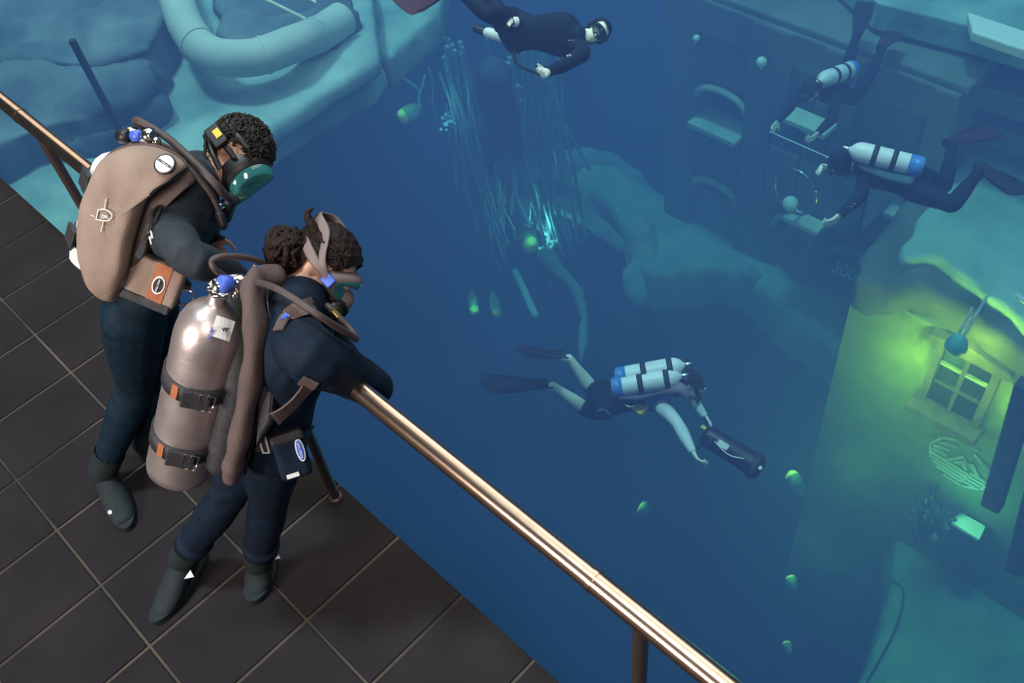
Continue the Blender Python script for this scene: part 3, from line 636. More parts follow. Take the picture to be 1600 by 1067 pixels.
def camband(parent, base, ax, L, t, r, m, toward, mb_buckle=M['chrome'], w=.050, patch=None):
    c = base + ax * (L * t); b = MB().lathe([(r + .001, -w / 2), (r + .006, -w / 2), (r + .006, w / 2), (r + .001, w / 2)], c, ax, 40, 0, False).build('cam_band', m, parent)
    d = (toward - ax * toward.dot(ax)).normalized(); sv = ax.cross(d)
    def on(a): return d * math.cos(a) + sv * math.sin(a)
    o = on(.35); sd = ax.cross(o); MB().box(c + o * (r + .011), (.075, w * 1.12, .012), (sd, ax, o)).build('buckle', M['web'], b, .003)
    for k in (-.02, .0): MB().tube([c + o * (r + .018) + sd * (.028 + k) + ax * (w * .55), c + o * (r + .018) + sd * (.048 + k) + ax * (w * .55), c + o * (r + .016) + sd * (.048 + k) - ax * (w * .55), c + o * (r + .016) + sd * (.028 + k) - ax * (w * .55), c + o * (r + .018) + sd * (.028 + k) + ax * (w * .55)], .0022, 6).build('buckle_ring', mb_buckle, b)
    if patch:
        o = on(-.25); sd = ax.cross(o); MB().box(c + o * (r + .0075), (.020, w * .9, .003), (sd, ax, o)).build('brown_patch', patch, b)
    return b
def twohose(parent, pts, r, m=None, name='hose', n=8):
    return MB().tube(smooth(pts, n), r, 10, rnd=True).build(name, m or M['hose'], parent)
# ---- the man on the deck
s = .93
J = dict(pel=at(222, 462, .93), neck=at(303, 285, 1.34))
front = (cv(.80, -.45, -.42)); right = fill(J, s, front)
J['head'] = link(J['neck'], 370, 243, .160, False)
J['elR'] = link(J['shR'], 293, 402, .28, True); J['wrR'] = link(J['elR'], 372, 428, .25, False)
J['elL'] = link(J['shL'], 314, 345, .26, False); J['wrL'] = link(J['elL'], 327, 366, .22, True)
J['ankR'] = at(160, 738, .09); J['kneR'] = mid(J['hipR'], J['ankR'], 212, 602, .43, .43)
J['ankL'] = at(228, 690, .09); J['kneL'] = mid(J['hipL'], J['ankL'], 246, 580, .43, .43)
J['toeR'] = at(192, 808, .035); J['toeL'] = at(262, 712, .035)
J['hdL'] = cv(.25, -.85, -.2); J['thL'] = cv(.9, .2, .2); J['upL'] = cv(.3, .3, .8)
man = thing('person', 'standing diver in grey and navy wetsuit and full-face mask leaning over the rail', 'person', (J['ankR'].x, J['ankR'].y, 0))
mi = human(J, front, s, .0065, arm=1.12, leg=1.12, face=cv(.60, -.80, .18), crown=cv(.80, .60, .0))
body(mi, man, M['skin'])
nkc = lerp(J['neck'], J['head'], .35)
garment(mi, 'wetsuit_top', lambda n, v: n[:4] in ('uarm', 'farm', 'tors') and (n != 'torso' or (V(v) - J['pel']).dot(mi['ax']) > .10), .0055, M['neo_grey'], man, .0016)
garment(mi, 'wetsuit_trousers', lambda n, v: n[:4] in ('thig', 'calf') or (n == 'torso' and (V(v) - J['pel']).dot(mi['ax']) < .16), .0085, M['neo_teal'], man, .0016)
for sd in 'RL':
    g = garment(mi, 'boot', lambda n, v: n == 'foot' + sd or (n == 'calf' + sd and (V(v) - J['ank' + sd]).length < .13), .013, M['boot'], man)
    so = MB(); fd = (J['toe' + sd] - J['ank' + sd]); fd.z = 0; fd.normalize(); sv = fd.cross(V((0, 0, 1)))
    a0 = V((J['ank' + sd].x, J['ank' + sd].y, 0)); L = (V((J['toe' + sd].x, J['toe' + sd].y, 0)) - a0).length + .05
    so.loft([[a0 + fd * (-.085 + (L + .085) * (.5 - .5 * math.cos(math.pi * 2 * k / 32)) if False else 0) + (fd * ((L - .085) / 2 + (L + .085) / 2 * math.cos(2 * math.pi * k / 32)) + sv * ((.052 + .008 * math.cos(2 * math.pi * k / 32)) * math.sin(2 * math.pi * k / 32))) + V((0, 0, z)) for k in range(32)] for z in (.002, .028)]).build('sole', M['boot'], g, .006)
# hair: short curls
def curls(info, pred, n, r0, m, parent, rad=.010, seed=3, name='hair', lift=.010, cap=True):
    rr = random.Random(seed); mb = MB(); names = info['names']; vs = info['vs']; vn = info['vn']
    idx = [i for i in range(len(vs)) if names[info['lab'][i]] == 'head' and pred(V(vs[i]))]
    ok = set(idx); H = info
    if cap:
        fs = [tuple(p.vertices) for p in info['me'].polygons if all(i in ok for i in p.vertices)]; used = sorted({i for f in fs for i in f}); mp = {i: k for k, i in enumerate(used)}
        mb.add([V(vs[i]) + V(vn[i]) * (lift * (1 + .35 * math.sin(vs[i][0] * 190) * math.sin(vs[i][1] * 170) * math.sin(vs[i][2] * 180))) for i in used], [tuple(mp[i] for i in f) for f in fs])
    for k in range(n):
        i = rr.choice(idx); p = V(vs[i]) + V(vn[i]) * lift; nn = V(vn[i]); t = nn.orthogonal().normalized(); t.rotate(Matrix.Rotation(rr.uniform(0, 6.28), 3, nn)); b = nn.cross(t)
        R_ = rad * rr.uniform(.7, 1.3)
        mb.tube([p + (t * math.cos(a) + b * math.sin(a) * .4) * R_ + nn * (R_ * (.2 + math.sin(a))) for a in [j * .75 for j in range(7)]], [r0 * .6, r0, r0, r0, r0, r0 * .8, r0 * .4], 5)
    return mb.build(name, m, parent)
def loc(info, p): d = p - info['J']['head']; return d.dot(info['face']) / info['s'], d.dot(info['crown']) / info['s'], d.dot(info['ear']) / info['s']
def hairline(info, f0=.055, low=-.02):
    def f(p):
        a, u, r = loc(info, p); return (u > .035 and a < f0 + .3 * (u - .06)) or (a < -.015 and u > low - .03) or (u > .02 and a < .01)
    return f
curls(mi, hairline(mi, .07, -.04), 800, .0021, M['hair'], man, .0075, lift=.010)
# full-face mask
def full_mask(info, parent):
    q = info['q']; mk = MB(); f, c, e = info['face'], info['crown'], info['ear']; s = info['s']
    # skirt: ring around the face
    ring = lambda R_, F_: [q(F_ - .02 * abs(math.cos(a)) , -.012 + R_ * 1.12 * math.sin(a), R_ * .86 * math.cos(a)) for a in [2 * math.pi * k / 32 for k in range(32)]]
    o = MB().loft([ring(.080, .050), ring(.082, .080), ring(.074, .105), ring(.066, .110)], 0, False).build('mask_skirt', M['black'], parent)
    MB().loft([ring(.072, .104), ring(.066, .136), ring(.060, .141), ring(.02, .144)], 0, True).build('mask_lens', M['lens'], o)
    MB().tube([q(.105, -.085, 0), q(.125, -.125, 0), q(.135, -.150, 0)], [.026 * s, .026 * s, .034 * s], 16, rnd=True).build('mask_regulator', M['black'], o)
    MB().tube([q(.125, -.13, .03), q(.13, -.135, .045)], .014 * s, 10, rnd=True).build('purge_button', M['chrome'], o)
    for u0, u1 in ((.055, .045), (.0, -.005), (-.06, -.04)):
        st = MB()
        for g in (-1, 1):
            P = [q(.045, u0, .078 * g), q(.0, (u0 + u1) / 2, .091 * g), q(-.06, u1, .078 * g), q(-.105, u1, .04 * g), q(-.120, u1, 0)]
            st.tube(smooth(P, 5), [(.009 * s, .004 * s)] * 21, 8, c)
        st.build('mask_strap', M['black'], o)
    MB().box(q(-.04, -.005, .098), (.075 * s, .05 * s, .03 * s), (f, c, e)).build('communication_unit', M['black'], o, .006)
    MB().box(q(-.04, .005, .1145), (.03 * s, .022 * s, .004 * s), (f, c, e)).build('yellow_label', M['yellow'], o)
    MB().tube([q(-.07, -.03, .095), q(-.02, -.07, .09), q(.06, -.09, .06), q(.11, -.09, .03)], .005, 8).build('cable', M['black'], o)
    return o
mk = full_mask(mi, man)
ring_on(mi, 'collar', lerp(mi['J']['neck'], mi['J']['head'] - mi['crown'] * .05, .05), lerp(mi['J']['neck'], mi['J']['head'] - mi['crown'] * .05, .32), .12, .012, M['neo_grey'], man)
MB().lathe([(.008, 0), (.008, .003)], EYE + ray(172, 800) * ((J['toeR'] - EYE).length - .05), CN, 12).build('boot_dot', M['white'], man)
# suit marks
def mark(bv, px, py, s_, size, m, parent, name='lettering', rot=0):
    p, n = hit(bv, px, py)
    if p is None: print('MISS', s_, px, py); return
    x = CR * math.cos(rot) + CU * math.sin(rot); x = x - n * x.dot(n); y = n.cross(x)
    return text(s_, size, p + n * .008, x, y, m, parent, name)
mark(mi['bvh'], 243, 372, 'H', .045, M['white'], man, 'suit_logo', .5)
# ---- the woman on the deck
s = .90
J = dict(pel=at(432, 655, .86), neck=at(466, 486, 1.31))
front = (cv(.85, -.30, -.45)); right = fill(J, s, front)
J['head'] = link(J['neck'], 505, 416, .155, False)
J['shR'] = lerp(J['shR'], link(J['neck'], 510, 530, .17, True), .6)
J['elR'] = link(J['shR'], 584, 606, .29, False); J['wrR'] = link(J['elR'], 515, 566, .24, False)
J['elL'] = link(J['shL'], 520, 545, .26, False); J['wrL'] = link(J['elL'], 556, 590, .23, False)
J['ankR'] = at(403, 878, .09); J['kneR'] = mid(J['hipR'], J['ankR'], 420, 785, .40, .40)
J['ankL'] = at(285, 872, .11); J['kneL'] = mid(J['hipL'], J['ankL'], 352, 780, .40, .40)
J['toeR'] = at(398, 918, .035); J['toeL'] = at(250, 952, .03)
J['hdR'] = cv(-.8, .4, -.2); J['hdL'] = cv(.2, -.3, -1)
woman = thing('person', 'standing diver with brown bun, navy wetsuit and silver tank resting an elbow on the rail', 'person', (J['ankR'].x, J['ankR'].y, 0))
wi = human(J, front, s, .0065, arm=1.28, leg=1.08, face=cv(.62, -.72, .05), crown=cv(.72, .66, .22))
body(wi, woman, M['skin'])
garment(wi, 'wetsuit', lambda n, v: n[:4] in ('uarm', 'farm', 'tors', 'thig', 'calf'), .0075, M['neo'], woman, .0016)
for sd in 'RL':
    g = garment(wi, 'boot', lambda n, v: n == 'foot' + sd or (n == 'calf' + sd and (V(v) - J['ank' + sd]).length < .13), .012, M['boot'], woman)
    so = MB(); fd = (J['toe' + sd] - J['ank' + sd]); fd.z = 0; fd.normalize(); sv = fd.cross(V((0, 0, 1)))
    a0 = V((J['ank' + sd].x, J['ank' + sd].y, 0)); L = (V((J['toe' + sd].x, J['toe' + sd].y, 0)) - a0).length + .05
    so.loft([[a0 + (fd * ((L - .085) / 2 + (L + .085) / 2 * math.cos(2 * math.pi * k / 32)) + sv * ((.048 + .008 * math.cos(2 * math.pi * k / 32)) * math.sin(2 * math.pi * k / 32))) + V((0, 0, z)) for k in range(32)] for z in (.002, .028)]).build('sole', M['boot'], g, .006)
    ring_on(wi, 'boot_cuff', lerp(J['ank' + sd], J['kne' + sd], .22), lerp(J['ank' + sd], J['kne' + sd], .34), .14, .020, M['neo'], g)
ring_on(wi, 'collar', lerp(wi['J']['neck'], wi['J']['head'] - wi['crown'] * .05, -.15), lerp(wi['J']['neck'], wi['J']['head'] - wi['crown'] * .05, .50), .12, .016, M['neo'], woman)
# hair, bun and loose lock
hr = curls(wi, hairline(wi, .062, -.05), 0, .003, M['hairb'], woman, lift=.014)
q = wi['q']; rr = random.Random(9); mb = MB()
for k in range(70):     # combed strands over the skull
    r0 = rr.uniform(-.085, .085); h0 = rr.uniform(.0, .03)
    P = [q(.062, .085 - .3 * abs(r0) + h0 * .2, r0 * .75), q(.01, .118 - .35 * abs(r0), r0), q(-.06, .095 - .4 * abs(r0), r0 * .95), q(-.105, .045 - .1 * abs(r0), r0 * .5), q(-.125, .02, r0 * .2)]
    mb.tube(smooth(P, 4), [(.003, .002)] * 17, 5)
mb.build('hair_strands', M['hairb'], hr)
mb = MB(); bc = link(J['neck'], 452, 408, .17, False); bc = q(-.15, .015, .03) * .35 + (EYE + ray(450, 410) * ((J['head'] - EYE).length - .02)) * .65
for k in range(34):
    u = V([rr.gauss(0, 1) for _ in range(3)]).normalized(); v_ = u.orthogonal().normalized(); w_ = u.cross(v_); R_ = rr.uniform(.030, .058)
    mb.tube([bc + u * rr.uniform(-.03, .03) * (1 if j else 1) + (v_ * math.cos(a) + w_ * math.sin(a)) * R_ for j, a in enumerate([j * .5 for j in range(12)])], [.004, .008, .010, .011, .011, .011, .011, .011, .010, .008, .006, .003], 7)
mb.ball(bc, [V(e) * .048 for e in ((1, 0, 0), (0, 1, 0), (0, 0, 1))]); mb.build('hair_bun', M['hairb'], hr)
hz = (J['head'] - EYE).length
e_ = lambda px, py, d=0: EYE + ray(px, py) * (hz + d)
mb = MB(); mb.tube(smooth([e_(520, 385, -.02), e_(500, 372, -.04), e_(487, 352, -.05), e_(480, 334, -.05), e_(488, 326, -.05)], 5), [.026 - .0011 * i for i in range(21)], 8, rnd=True)
mb.tube(smooth([e_(500, 372, .01), e_(492, 350, -.01), e_(495, 336, -.01), e_(503, 338, -.01)], 5), [.006 - .0002 * i for i in range(21)], 6)
mb.tube(smooth([e_(476, 392, -.01), e_(466, 380, -.03), e_(458, 374, -.03), e_(450, 372, -.03)], 5), [.012 - .0004 * i for i in range(21)], 6, rnd=True)
mb.build('loose_lock', M['hairb'], hr)
# half mask with wide split strap
s_ = wi['s']
ringm = lambda R_, F_, k_=1.0: [q(F_ - .035 * abs(math.cos(a)) ** 2, .012 + R_ * .62 * math.sin(a) * k_, R_ * math.cos(a)) for a in [2 * math.pi * k / 32 for k in range(32)]]
hm = MB().loft([ringm(.078, .070), ringm(.080, .098), ringm(.074, .118), ringm(.066, .119)], 0, False).build('mask_skirt', M['grey'], woman)
MB().loft([ringm(.074, .112), ringm(.070, .122), ringm(.03, .124)], 0, True).build('mask_lens', M['lens'], hm)
MB().ball(q(.115, -.02, 0), [wi['face'] * .028, wi['ear'] * .022, wi['crown'] * .03]).build('nose_pocket', M['grey'], hm)
for g in (-1, 1):
    MB().box(q(.062, .012, .088 * g), (.034, .030, .012), (wi['face'], wi['crown'], wi['ear'])).build('strap_buckle', M['blue'], hm, .004)
stp = MB()
for g in (-1, 1):
    for u1 in (.085, .0):
        P = [q(.062, .012, .090 * g), q(.01, .022 + u1 * .25, .100 * g), q(-.045, .03 + u1 * .75, .090 * g - .02 * g * (u1 > .05)), q(-.095, .035 + u1 * .8, .052 * g), q(-.118, .035 + u1 * .7, 0)]
        stp.tube(smooth(P, 5), [(.006 + .009 * min(1, i / 8), .0032) for i in range(21)], 8, wi['crown'])
stp.build('mask_strap', M['grey'], hm)
# mouthpiece regulator with gold ring
rg = thing('regulator', 'small second stage regulator at the mouth of the diver with the bun', 'regulator', tuple(q(.13, -.06, 0)))
MB().lathe([(.02, 0), (.034, .01), (.036, .028), (.026, .036)], q(.105, -.055, .0), wi['face'] * .8 + wi['ear'] * .4, 20).build('regulator_body', M['black'], rg)
MB().lathe([(.018, 0), (.020, .004), (.018, .010)], q(.13, -.055, .03), wi['face'] * .6 + wi['ear'] * .7, 16).build('brass_ring', M['brass'], rg)
# ---- the man's diving gear
J = mi['J']; ax = mi['ax']; fr = mi['fr']; rt = mi['right']
ms = thing('scuba_set', 'tan-covered buoyancy wing with white tank on the back of the man', 'diving gear', tuple(at(190, 340, 1.2)))
P0 = lerp(J['pel'], J['neck'], .5) - fr * .20 + rt * .13; NW = (rt * .55 + CN * .45 - fr * .15).normalized()
def onplane(px, py, p0=None, n=None, d=0):
    p0 = p0 or P0; n = n or NW; r = ray(px, py); return EYE + r * ((p0 - EYE).dot(n) / r.dot(n)) + n * d
out = [(152, 268), (170, 243), (198, 229), (236, 227), (268, 238), (292, 258), (283, 276), (262, 286), (240, 306), (226, 340), (214, 385), (206, 420), (193, 448), (176, 468), (158, 464), (140, 442), (128, 405), (126, 360), (133, 315)]
ol = smooth([onplane(x, y) for x, y in out], 4, True)
wg = pillow(ol, NW, .075, 12, 0, .05); rw = random.Random(2)
for i, p in enumerate(wg.v):
    t = (p - P0).dot(ax); u = (p - P0).dot(fr); wg.v[i] = p + NW * (.006 * math.sin(t * 42 + 3 * math.sin(u * 25)) * (1 if t < -.05 else .4) + .004 * math.sin(u * 60 + t * 18))
wbv = wg.bvh(); wo = wg.build('wing', M['tan'], ms)
MB().tube([p for p in ol] + [ol[0]], .0055, 8).build('piping', M['brown'], wo)
strap(wbv, [(290, 262), (262, 283), (236, 302), (220, 340), (207, 385), (198, 425), (185, 455)], .006, .003, M['black'], wo, 'zipper', .002)
p, n = hit(wbv, 259, 258)
dsc = MB().lathe([(.031, 0), (.031, .003), (.027, .004)], p + n * .004, n, 28).build('round_patch', M['black'], wo); MB().lathe([(.026, 0), (.026, .002)], p + n * .0078, n, 28).build('patch_face', M['white'], dsc)
x_ = (CR * .80 - CU * .55); text('HALCYON', .0112, p + n * .010, x_ - n * x_.dot(n), n.cross(x_ - n * x_.dot(n)), M['black'], dsc, 'patch_lettering')
p, n = hit(wbv, 167, 338); xx = (CR * .98 - CU * .10); xx = (xx - n * xx.dot(n)).normalized(); yy = n.cross(xx); lg = MB(); fl_ = lambda a, b: p + n * .006 + xx * a + yy * b
D_ = [fl_(-.030, -.012), fl_(-.022, .016)] + [fl_(-.006 + .026 * math.cos(a), .004 + .017 * math.sin(a)) for a in [1.6 - k * .4 for k in range(9)]] + [fl_(-.030, -.012)]
lg.tube(D_, .0020, 6); lg.tube([fl_(-.002, .022), fl_(.004, .052)], .0016, 6); lg.tube([fl_(-.008, -.016), fl_(-.016, -.046)], .0016, 6); lg.tube([fl_(-.034, -.004), fl_(-.046, -.002)], .0016, 6)
lgo = lg.build('wing_logo', M['white'], wo); text('DIR', .013, p + n * .005, xx, yy, M['white'], wo, 'logo_lettering')
# inner wing layer seen behind the arm
P1 = P0 + fr * .05
il = smooth([onplane(x, y, P1) for x, y in [(285, 262), (305, 285), (262, 300), (248, 340), (236, 385), (222, 412), (205, 425), (210, 385), (222, 330), (245, 295)]], 4, True)
pillow(il, NW, .035).build('wing_gusset', M['brown'], wo)
# white tank behind the wing
tb0 = onplane(152, 418, P0 - fr * .05 - NW * .13, NW); tt0 = onplane(200, 238, P0 - fr * .05 - NW * .13, NW); ax0 = (tt0 - tb0).normalized(); L0 = (tt0 - tb0).length
mb = MB(); tankshape(mb, tb0, ax0, L0 * .98, .088); tk = mb.build('tank', M['wtank'], ms)
for t in (.25, .72): camband(tk, tb0, ax0, L0, t, .088, M['web'], -fr * 1.0 + CN * .1, M['black'])
mb = MB(); vt = onplane(207, 218, P0 - fr * .05 - NW * .13, NW); mb.lathe([(.020, -.05), (.020, -.01), (.026, 0), (.026, .03), (.014, .036)], vt, ax0, 16)
vo = mb.build('tank_valve', M['chrome'], ms)
for (px, py, r_, mm, nm) in ((194, 213, .020, 'black', 'valve_knob'), (214, 212, .017, 'blue', 'blue_cap'), (232, 213, .023, 'chrome', 'first_stage'), (243, 222, .014, 'chrome', 'port_plug')):
    c = onplane(px, py, P0 - fr * .05 - NW * .10, NW); MB().lathe([(r_ * .6, -r_), (r_, -r_ * .8), (r_, r_ * .7), (r_ * .6, r_)], c, CR * .8 + CN * .5, 16).build(nm, M[mm], vo)
dh = (J['neck'] - EYE).length; e = lambda px, py, d=0: EYE + ray(px, py) * (dh + d)
rp = mi['q'](.13, -.085, 0)
twohose(ms, [e(236, 214, .12), e(222, 196, .10), e(211, 189, .09), e(222, 191, .06), e(262, 216, .0), (e(305, 255, -.09)), e(337, 288, -.12), e(352, 306, -.08), rp], .0115)
twohose(ms, [e(240, 218, .1), e(262, 240, -.02), e(292, 262, -.10), e(322, 292, -.10), e(338, 318, -.08), e(345, 342, -.07)], .009)
MB().tube([e(343, 336, -.07), e(348, 352, -.07)], .015, 12, rnd=True).build('inflator', M['black'], ms)
twohose(ms, [e(250, 226, .08), e(270, 236, .03), e(290, 252, -.06)], .010)
# harness and waist pouch
strap(mi['bvh'], [(290, 268), (272, 286), (258, 308), (244, 345), (232, 382), (222, 405)], .040, .004, M['web'], ms, 'shoulder_strap', .010)
strap(mi['bvh'], [(268, 292), (256, 318), (244, 352), (234, 384)], .012, .003, M['chrome'], ms, 'strap_rail', .015)
strap(mi['bvh'], [(214, 402), (232, 412), (255, 425), (280, 436), (300, 440)], .045, .004, M['web'], ms, 'waist_belt', .014)
strap(mi['bvh'], [(204, 404), (222, 414)], .050, .010, M['orange'], ms, 'orange_buckle', .022)
p, n = hit(mi['bvh'], 250, 428); nn = (n * .4 + CN * .6).normalized(); X = (CR * .88 - CU * .45); X = (X - nn * X.dot(nn)).normalized(); Y = nn.cross(X); c = p + nn * .045
po = MB().box(c, (.165, .135, .060), (X, Y, nn)).build('waist_pouch', M['tan'], ms, .012, seg=3)
MB().box(c + nn * .031 + X * .022, (.048, .137, .003), (X, Y, nn)).build('orange_stripe', M['orange'], po)
el = lambda R_, h: [c + nn * h + X * .022 + X * (R_ * .62 * math.cos(a)) + Y * (R_ * math.sin(a)) for a in [2 * math.pi * k / 24 for k in range(24)]]
MB().loft([el(.030, .032), el(.030, .035)]).build('oval_label', M['white'], po); MB().loft([el(.024, .035), el(.024, .036)]).build('label_field', M['black'], po)
text('HALCYON', .0085, c + nn * .034 + X * .022, Y, -X, M['white'], po, 'label_lettering')
MB().box(c - Y * .07 + nn * .01, (.150, .03, .05), (X, Y, nn)).build('pouch_webbing', M['web'], po, .005)
MB().box(c + Y * .06, (.148, .012, .052), (X, Y, nn)).build('pouch_zip', M['black'], po, .003)
p, n = hit(mi['bvh'], 285, 440); 
twohose(ms, [c + X * .08, c + X * .115 + Y * .005, c + X * .125 - Y * .03, c + X * .09 - Y * .05], .004, M['chrome'], 'snap_hook')

# ---- the woman's diving gear
J = wi['J']; ax = wi['ax']; fr = wi['fr']; rt = wi['right']
ws = thing('scuba_set', 'silver tank with black cam bands and dark wing on the back of the woman', 'diving gear', tuple(at(300, 600, 1.0)))
r = .0925; bot = at(277, 738, .80); top = link(bot, 341, 462, .66, True)
ax1 = (top - bot).normalized(); L1 = (top - bot).length
mb = MB(); tankshape(mb, bot, ax1, L1 * .97, r); tk = mb.build('tank', M['tank'], ws)
tbv = mb.bvh()
camband(tk, bot, ax1, L1, .58, r, M['web'], CN * 1 - CU * .1, patch=M['orange']); camband(tk, bot, ax1, L1, .24, r, M['web'], CN, patch=M['orange'])
strap(tbv, [(333, 508), (362, 518)], .055, .001, M['white'], tk, 'paper_sticker', .002)
p, n = hit(tbv, 350, 515); x_ = CR - n * CR.dot(n); text('VIP', .014, p + n * .004, x_, n.cross(x_), M['black'], tk, 'sticker_lettering')
p, n = hit(tbv, 330, 520); x_ = CU * .97 + CR * .2; x_ = x_ - n * x_.dot(n); text('SCUBA', .011, p + n * .001, x_, n.cross(x_), M['blue'], tk, 'blue_lettering')
dt = (top - EYE).length; e = lambda px, py, d=0: EYE + ray(px, py) * (dt + d)
vo = MB().lathe([(.018, -.02), (.020, .0), (.024, .01), (.024, .045), (.016, .05)], top, ax1, 16).build('tank_valve', M['chrome'], ws)
def knob(px, py, d, r_, h, axis, m, nm): MB().lathe([(r_ * .7, -h), (r_, -h * .8), (r_, h * .7), (r_ * .75, h)], e(px, py, d), axis, 18).build(nm, m, vo)
knob(352, 443, -.03, .022, .018, CN * .8 - CR * .6, M['blue'], 'blue_cap'); knob(335, 452, -.02, .011, .022, CR * .5 - CU, M['chrome'], 'valve_stem'); knob(344, 462, -.03, .010, .018, CR, M['chrome'], 'valve_stem')
knob(330, 448, -.02, .012, .010, CR, M['chrome'], 'valve_knob'); knob(368, 440, .0, .021, .024, CR, M['chrome'], 'first_stage'); knob(379, 438, .0, .012, .020, CR, M['chrome'], 'swivel'); knob(368, 458, .0, .012, .016, CU, M['chrome'], 'swivel'); knob(377, 452, -.01, .009, .012, CU, M['brass'], 'brass_swivel')
twohose(ws, [e(352, 432, .0), e(336, 421, -.02), e(331, 408, -.02), e(345, 401, -.02), e(375, 401, .0), e(405, 408, .03), e(432, 424, .06)], .0085)
dn = (J['neck'] - EYE).length; f_ = lambda px, py, d=0: EYE + ray(px, py) * (dn + d)
rgp = rg.location
twohose(ws, [e(380, 438, .0), f_(420, 446, -.08), f_(455, 464, -.14), f_(500, 494, -.17), f_(545, 522, -.10), f_(556, 529, -.06), f_(548, 515, -.03), f_(528, 494, -.02), f_(512, 478, -.01), V(rgp) - wi['crown'] * .02], .0095)
MB().tube([f_(520, 486, -.02), f_(529, 496, -.02)], .0115, 10).build('hose_fitting', M['brass'], ws)
# dark wing tube between tank and back
P = [f_(432, 432, .03), f_(405, 436, .02), f_(395, 460, -.0), f_(399, 500, -.02), f_(398, 560, .02), f_(388, 620, .09), f_(376, 680, .17), f_(366, 722, .24), f_(362, 742, .28)]
sp = smooth(P, 5); k = len(sp); wv = MB().tube(sp, [(.030 + .003 * math.sin(i * .9), .046 + .004 * math.sin(i * .7)) if 4 < i < k - 4 else (.026, .034) for i in range(k)], 20, CR, rnd=True)
wo = wv.build('wing', M['brown'], ws); MB().tube([p + CR * .034 - CN * .01 for p in sp], .004, 6).build('piping', M['black'], wo)
P = [f_(350, 470, .14), f_(372, 520, .10), f_(372, 600, .16), f_(352, 690, .28), f_(345, 720, .33)]; MB().tube(smooth(P, 4), (.045), 16, rnd=True).build('wing_inner_lobe', M['web'], ws)
# backplate
bp = [f_(420, 528, .01), f_(432, 534, .01), f_(434, 560, .02), f_(420, 640, .10), f_(412, 668, .13), f_(402, 668, .13), f_(410, 600, .06), f_(418, 560, .02)]
bo = MB().prism(bp, CN * -.006).build('backplate', M['chrome'], ws, .002)
for (x, y) in ((426, 548), (423, 580), (417, 610), (411, 640)): MB().lathe([(.009, -.002), (.009, .0045)], f_(x, y, .008 + (y - 540) * .0011), CN, 12).build('slot', M['black'], bo)
MB().prism([f_(405, 590, .06), f_(432, 575, .02), f_(424, 660, .10), f_(398, 700, .15)], CN * -.05).build('back_pad', M['web'], ws, .01)
wb = wi['bvh']
strap(wb, [(440, 520), (452, 498), (470, 484), (486, 478)], .042, .005, M['brown'], ws, 'shoulder_strap', .010)
p, n = hit(wb, 450, 500); strap(wb, [(448, 506), (456, 494)], .018, .002, M['blue'], ws, 'blue_stripe', .017)
strap(wb, [(488, 588), (472, 606), (450, 630), (425, 652)], .042, .005, M['brown'], ws, 'chest_strap', .010)
strap(wb, [(462, 612), (450, 624)], .016, .002, M['blue'], ws, 'blue_stripe', .017)
strap(wb, [(398, 692), (420, 690), (450, 684), (478, 672)], .048, .005, M['web'], ws, 'waist_belt', .012)
p, n = hit(wb, 418, 686); X = (CR * .98 + CU * .15); X = (X - n * X.dot(n)).normalized(); Y = n.cross(X); c = p + n * .024
MB().tube([c + X * a * .010 + Y * b * .030 for a, b in ((-1, -1), (1, -1), (1, 1), (-1, 1), (-1, -1))], .0035, 6).build('belt_buckle', M['white'], ws)
p, n = hit(wb, 448, 705); nn = (n * .5 + CN * .5).normalized(); X = (CR * .98 + CU * .22); X = (X - nn * X.dot(nn)).normalized(); Y = nn.cross(X); c = p + nn * .045 + X * .008
po = MB().box(c, (.090, .135, .060), (X, Y, nn)).build('waist_pouch', M['neo'], ws, .016, seg=3)
el = lambda R_, h, k_=.36: [c + nn * h + X * .026 + X * (R_ * k_ * math.cos(a)) + Y * (R_ * math.sin(a) + .015) for a in [2 * math.pi * k / 24 for k in range(24)]]
MB().loft([el(.034, .030), el(.034, .0335)]).build('oval_label', M['white'], po); MB().loft([el(.029, .0335, .30), el(.029, .0345, .30)]).build('label_field', M['blue'], po)
text('HALCYON', .009, c + nn * .0325 + X * .026 + Y * .015, Y, -X, M['white'], po, 'label_lettering')
MB().box(c + Y * .060 + nn * .006, (.094, .03, .060), (X, Y, nn)).build('pouch_flap', M['web'], po, .008)
MB().box(c - Y * .050 + nn * .031 - X * .012, (.035, .012, .004), (X, Y, nn)).build('pouch_tag', M['white'], po)
# white tab on the boot cuff
wboot = [o for o in bpy.data.objects if o.name.startswith('boot') and o.parent == woman and 'cuff' not in o.name]
for px, py, sz in ((294, 901, .022), (433, 872, .012)):
    p = EYE + ray(px, py) * ((wi['J']['ankL' if px < 350 else 'ankR'] - EYE).length - .075)
    MB().prism([p + CR * sz, p - CR * sz * .6 - CU * sz * .3, p - CU * 0 + CU * sz * 1.1 + CR * .4 * sz], CN * .004).build('boot_tab', M['white'], woman)
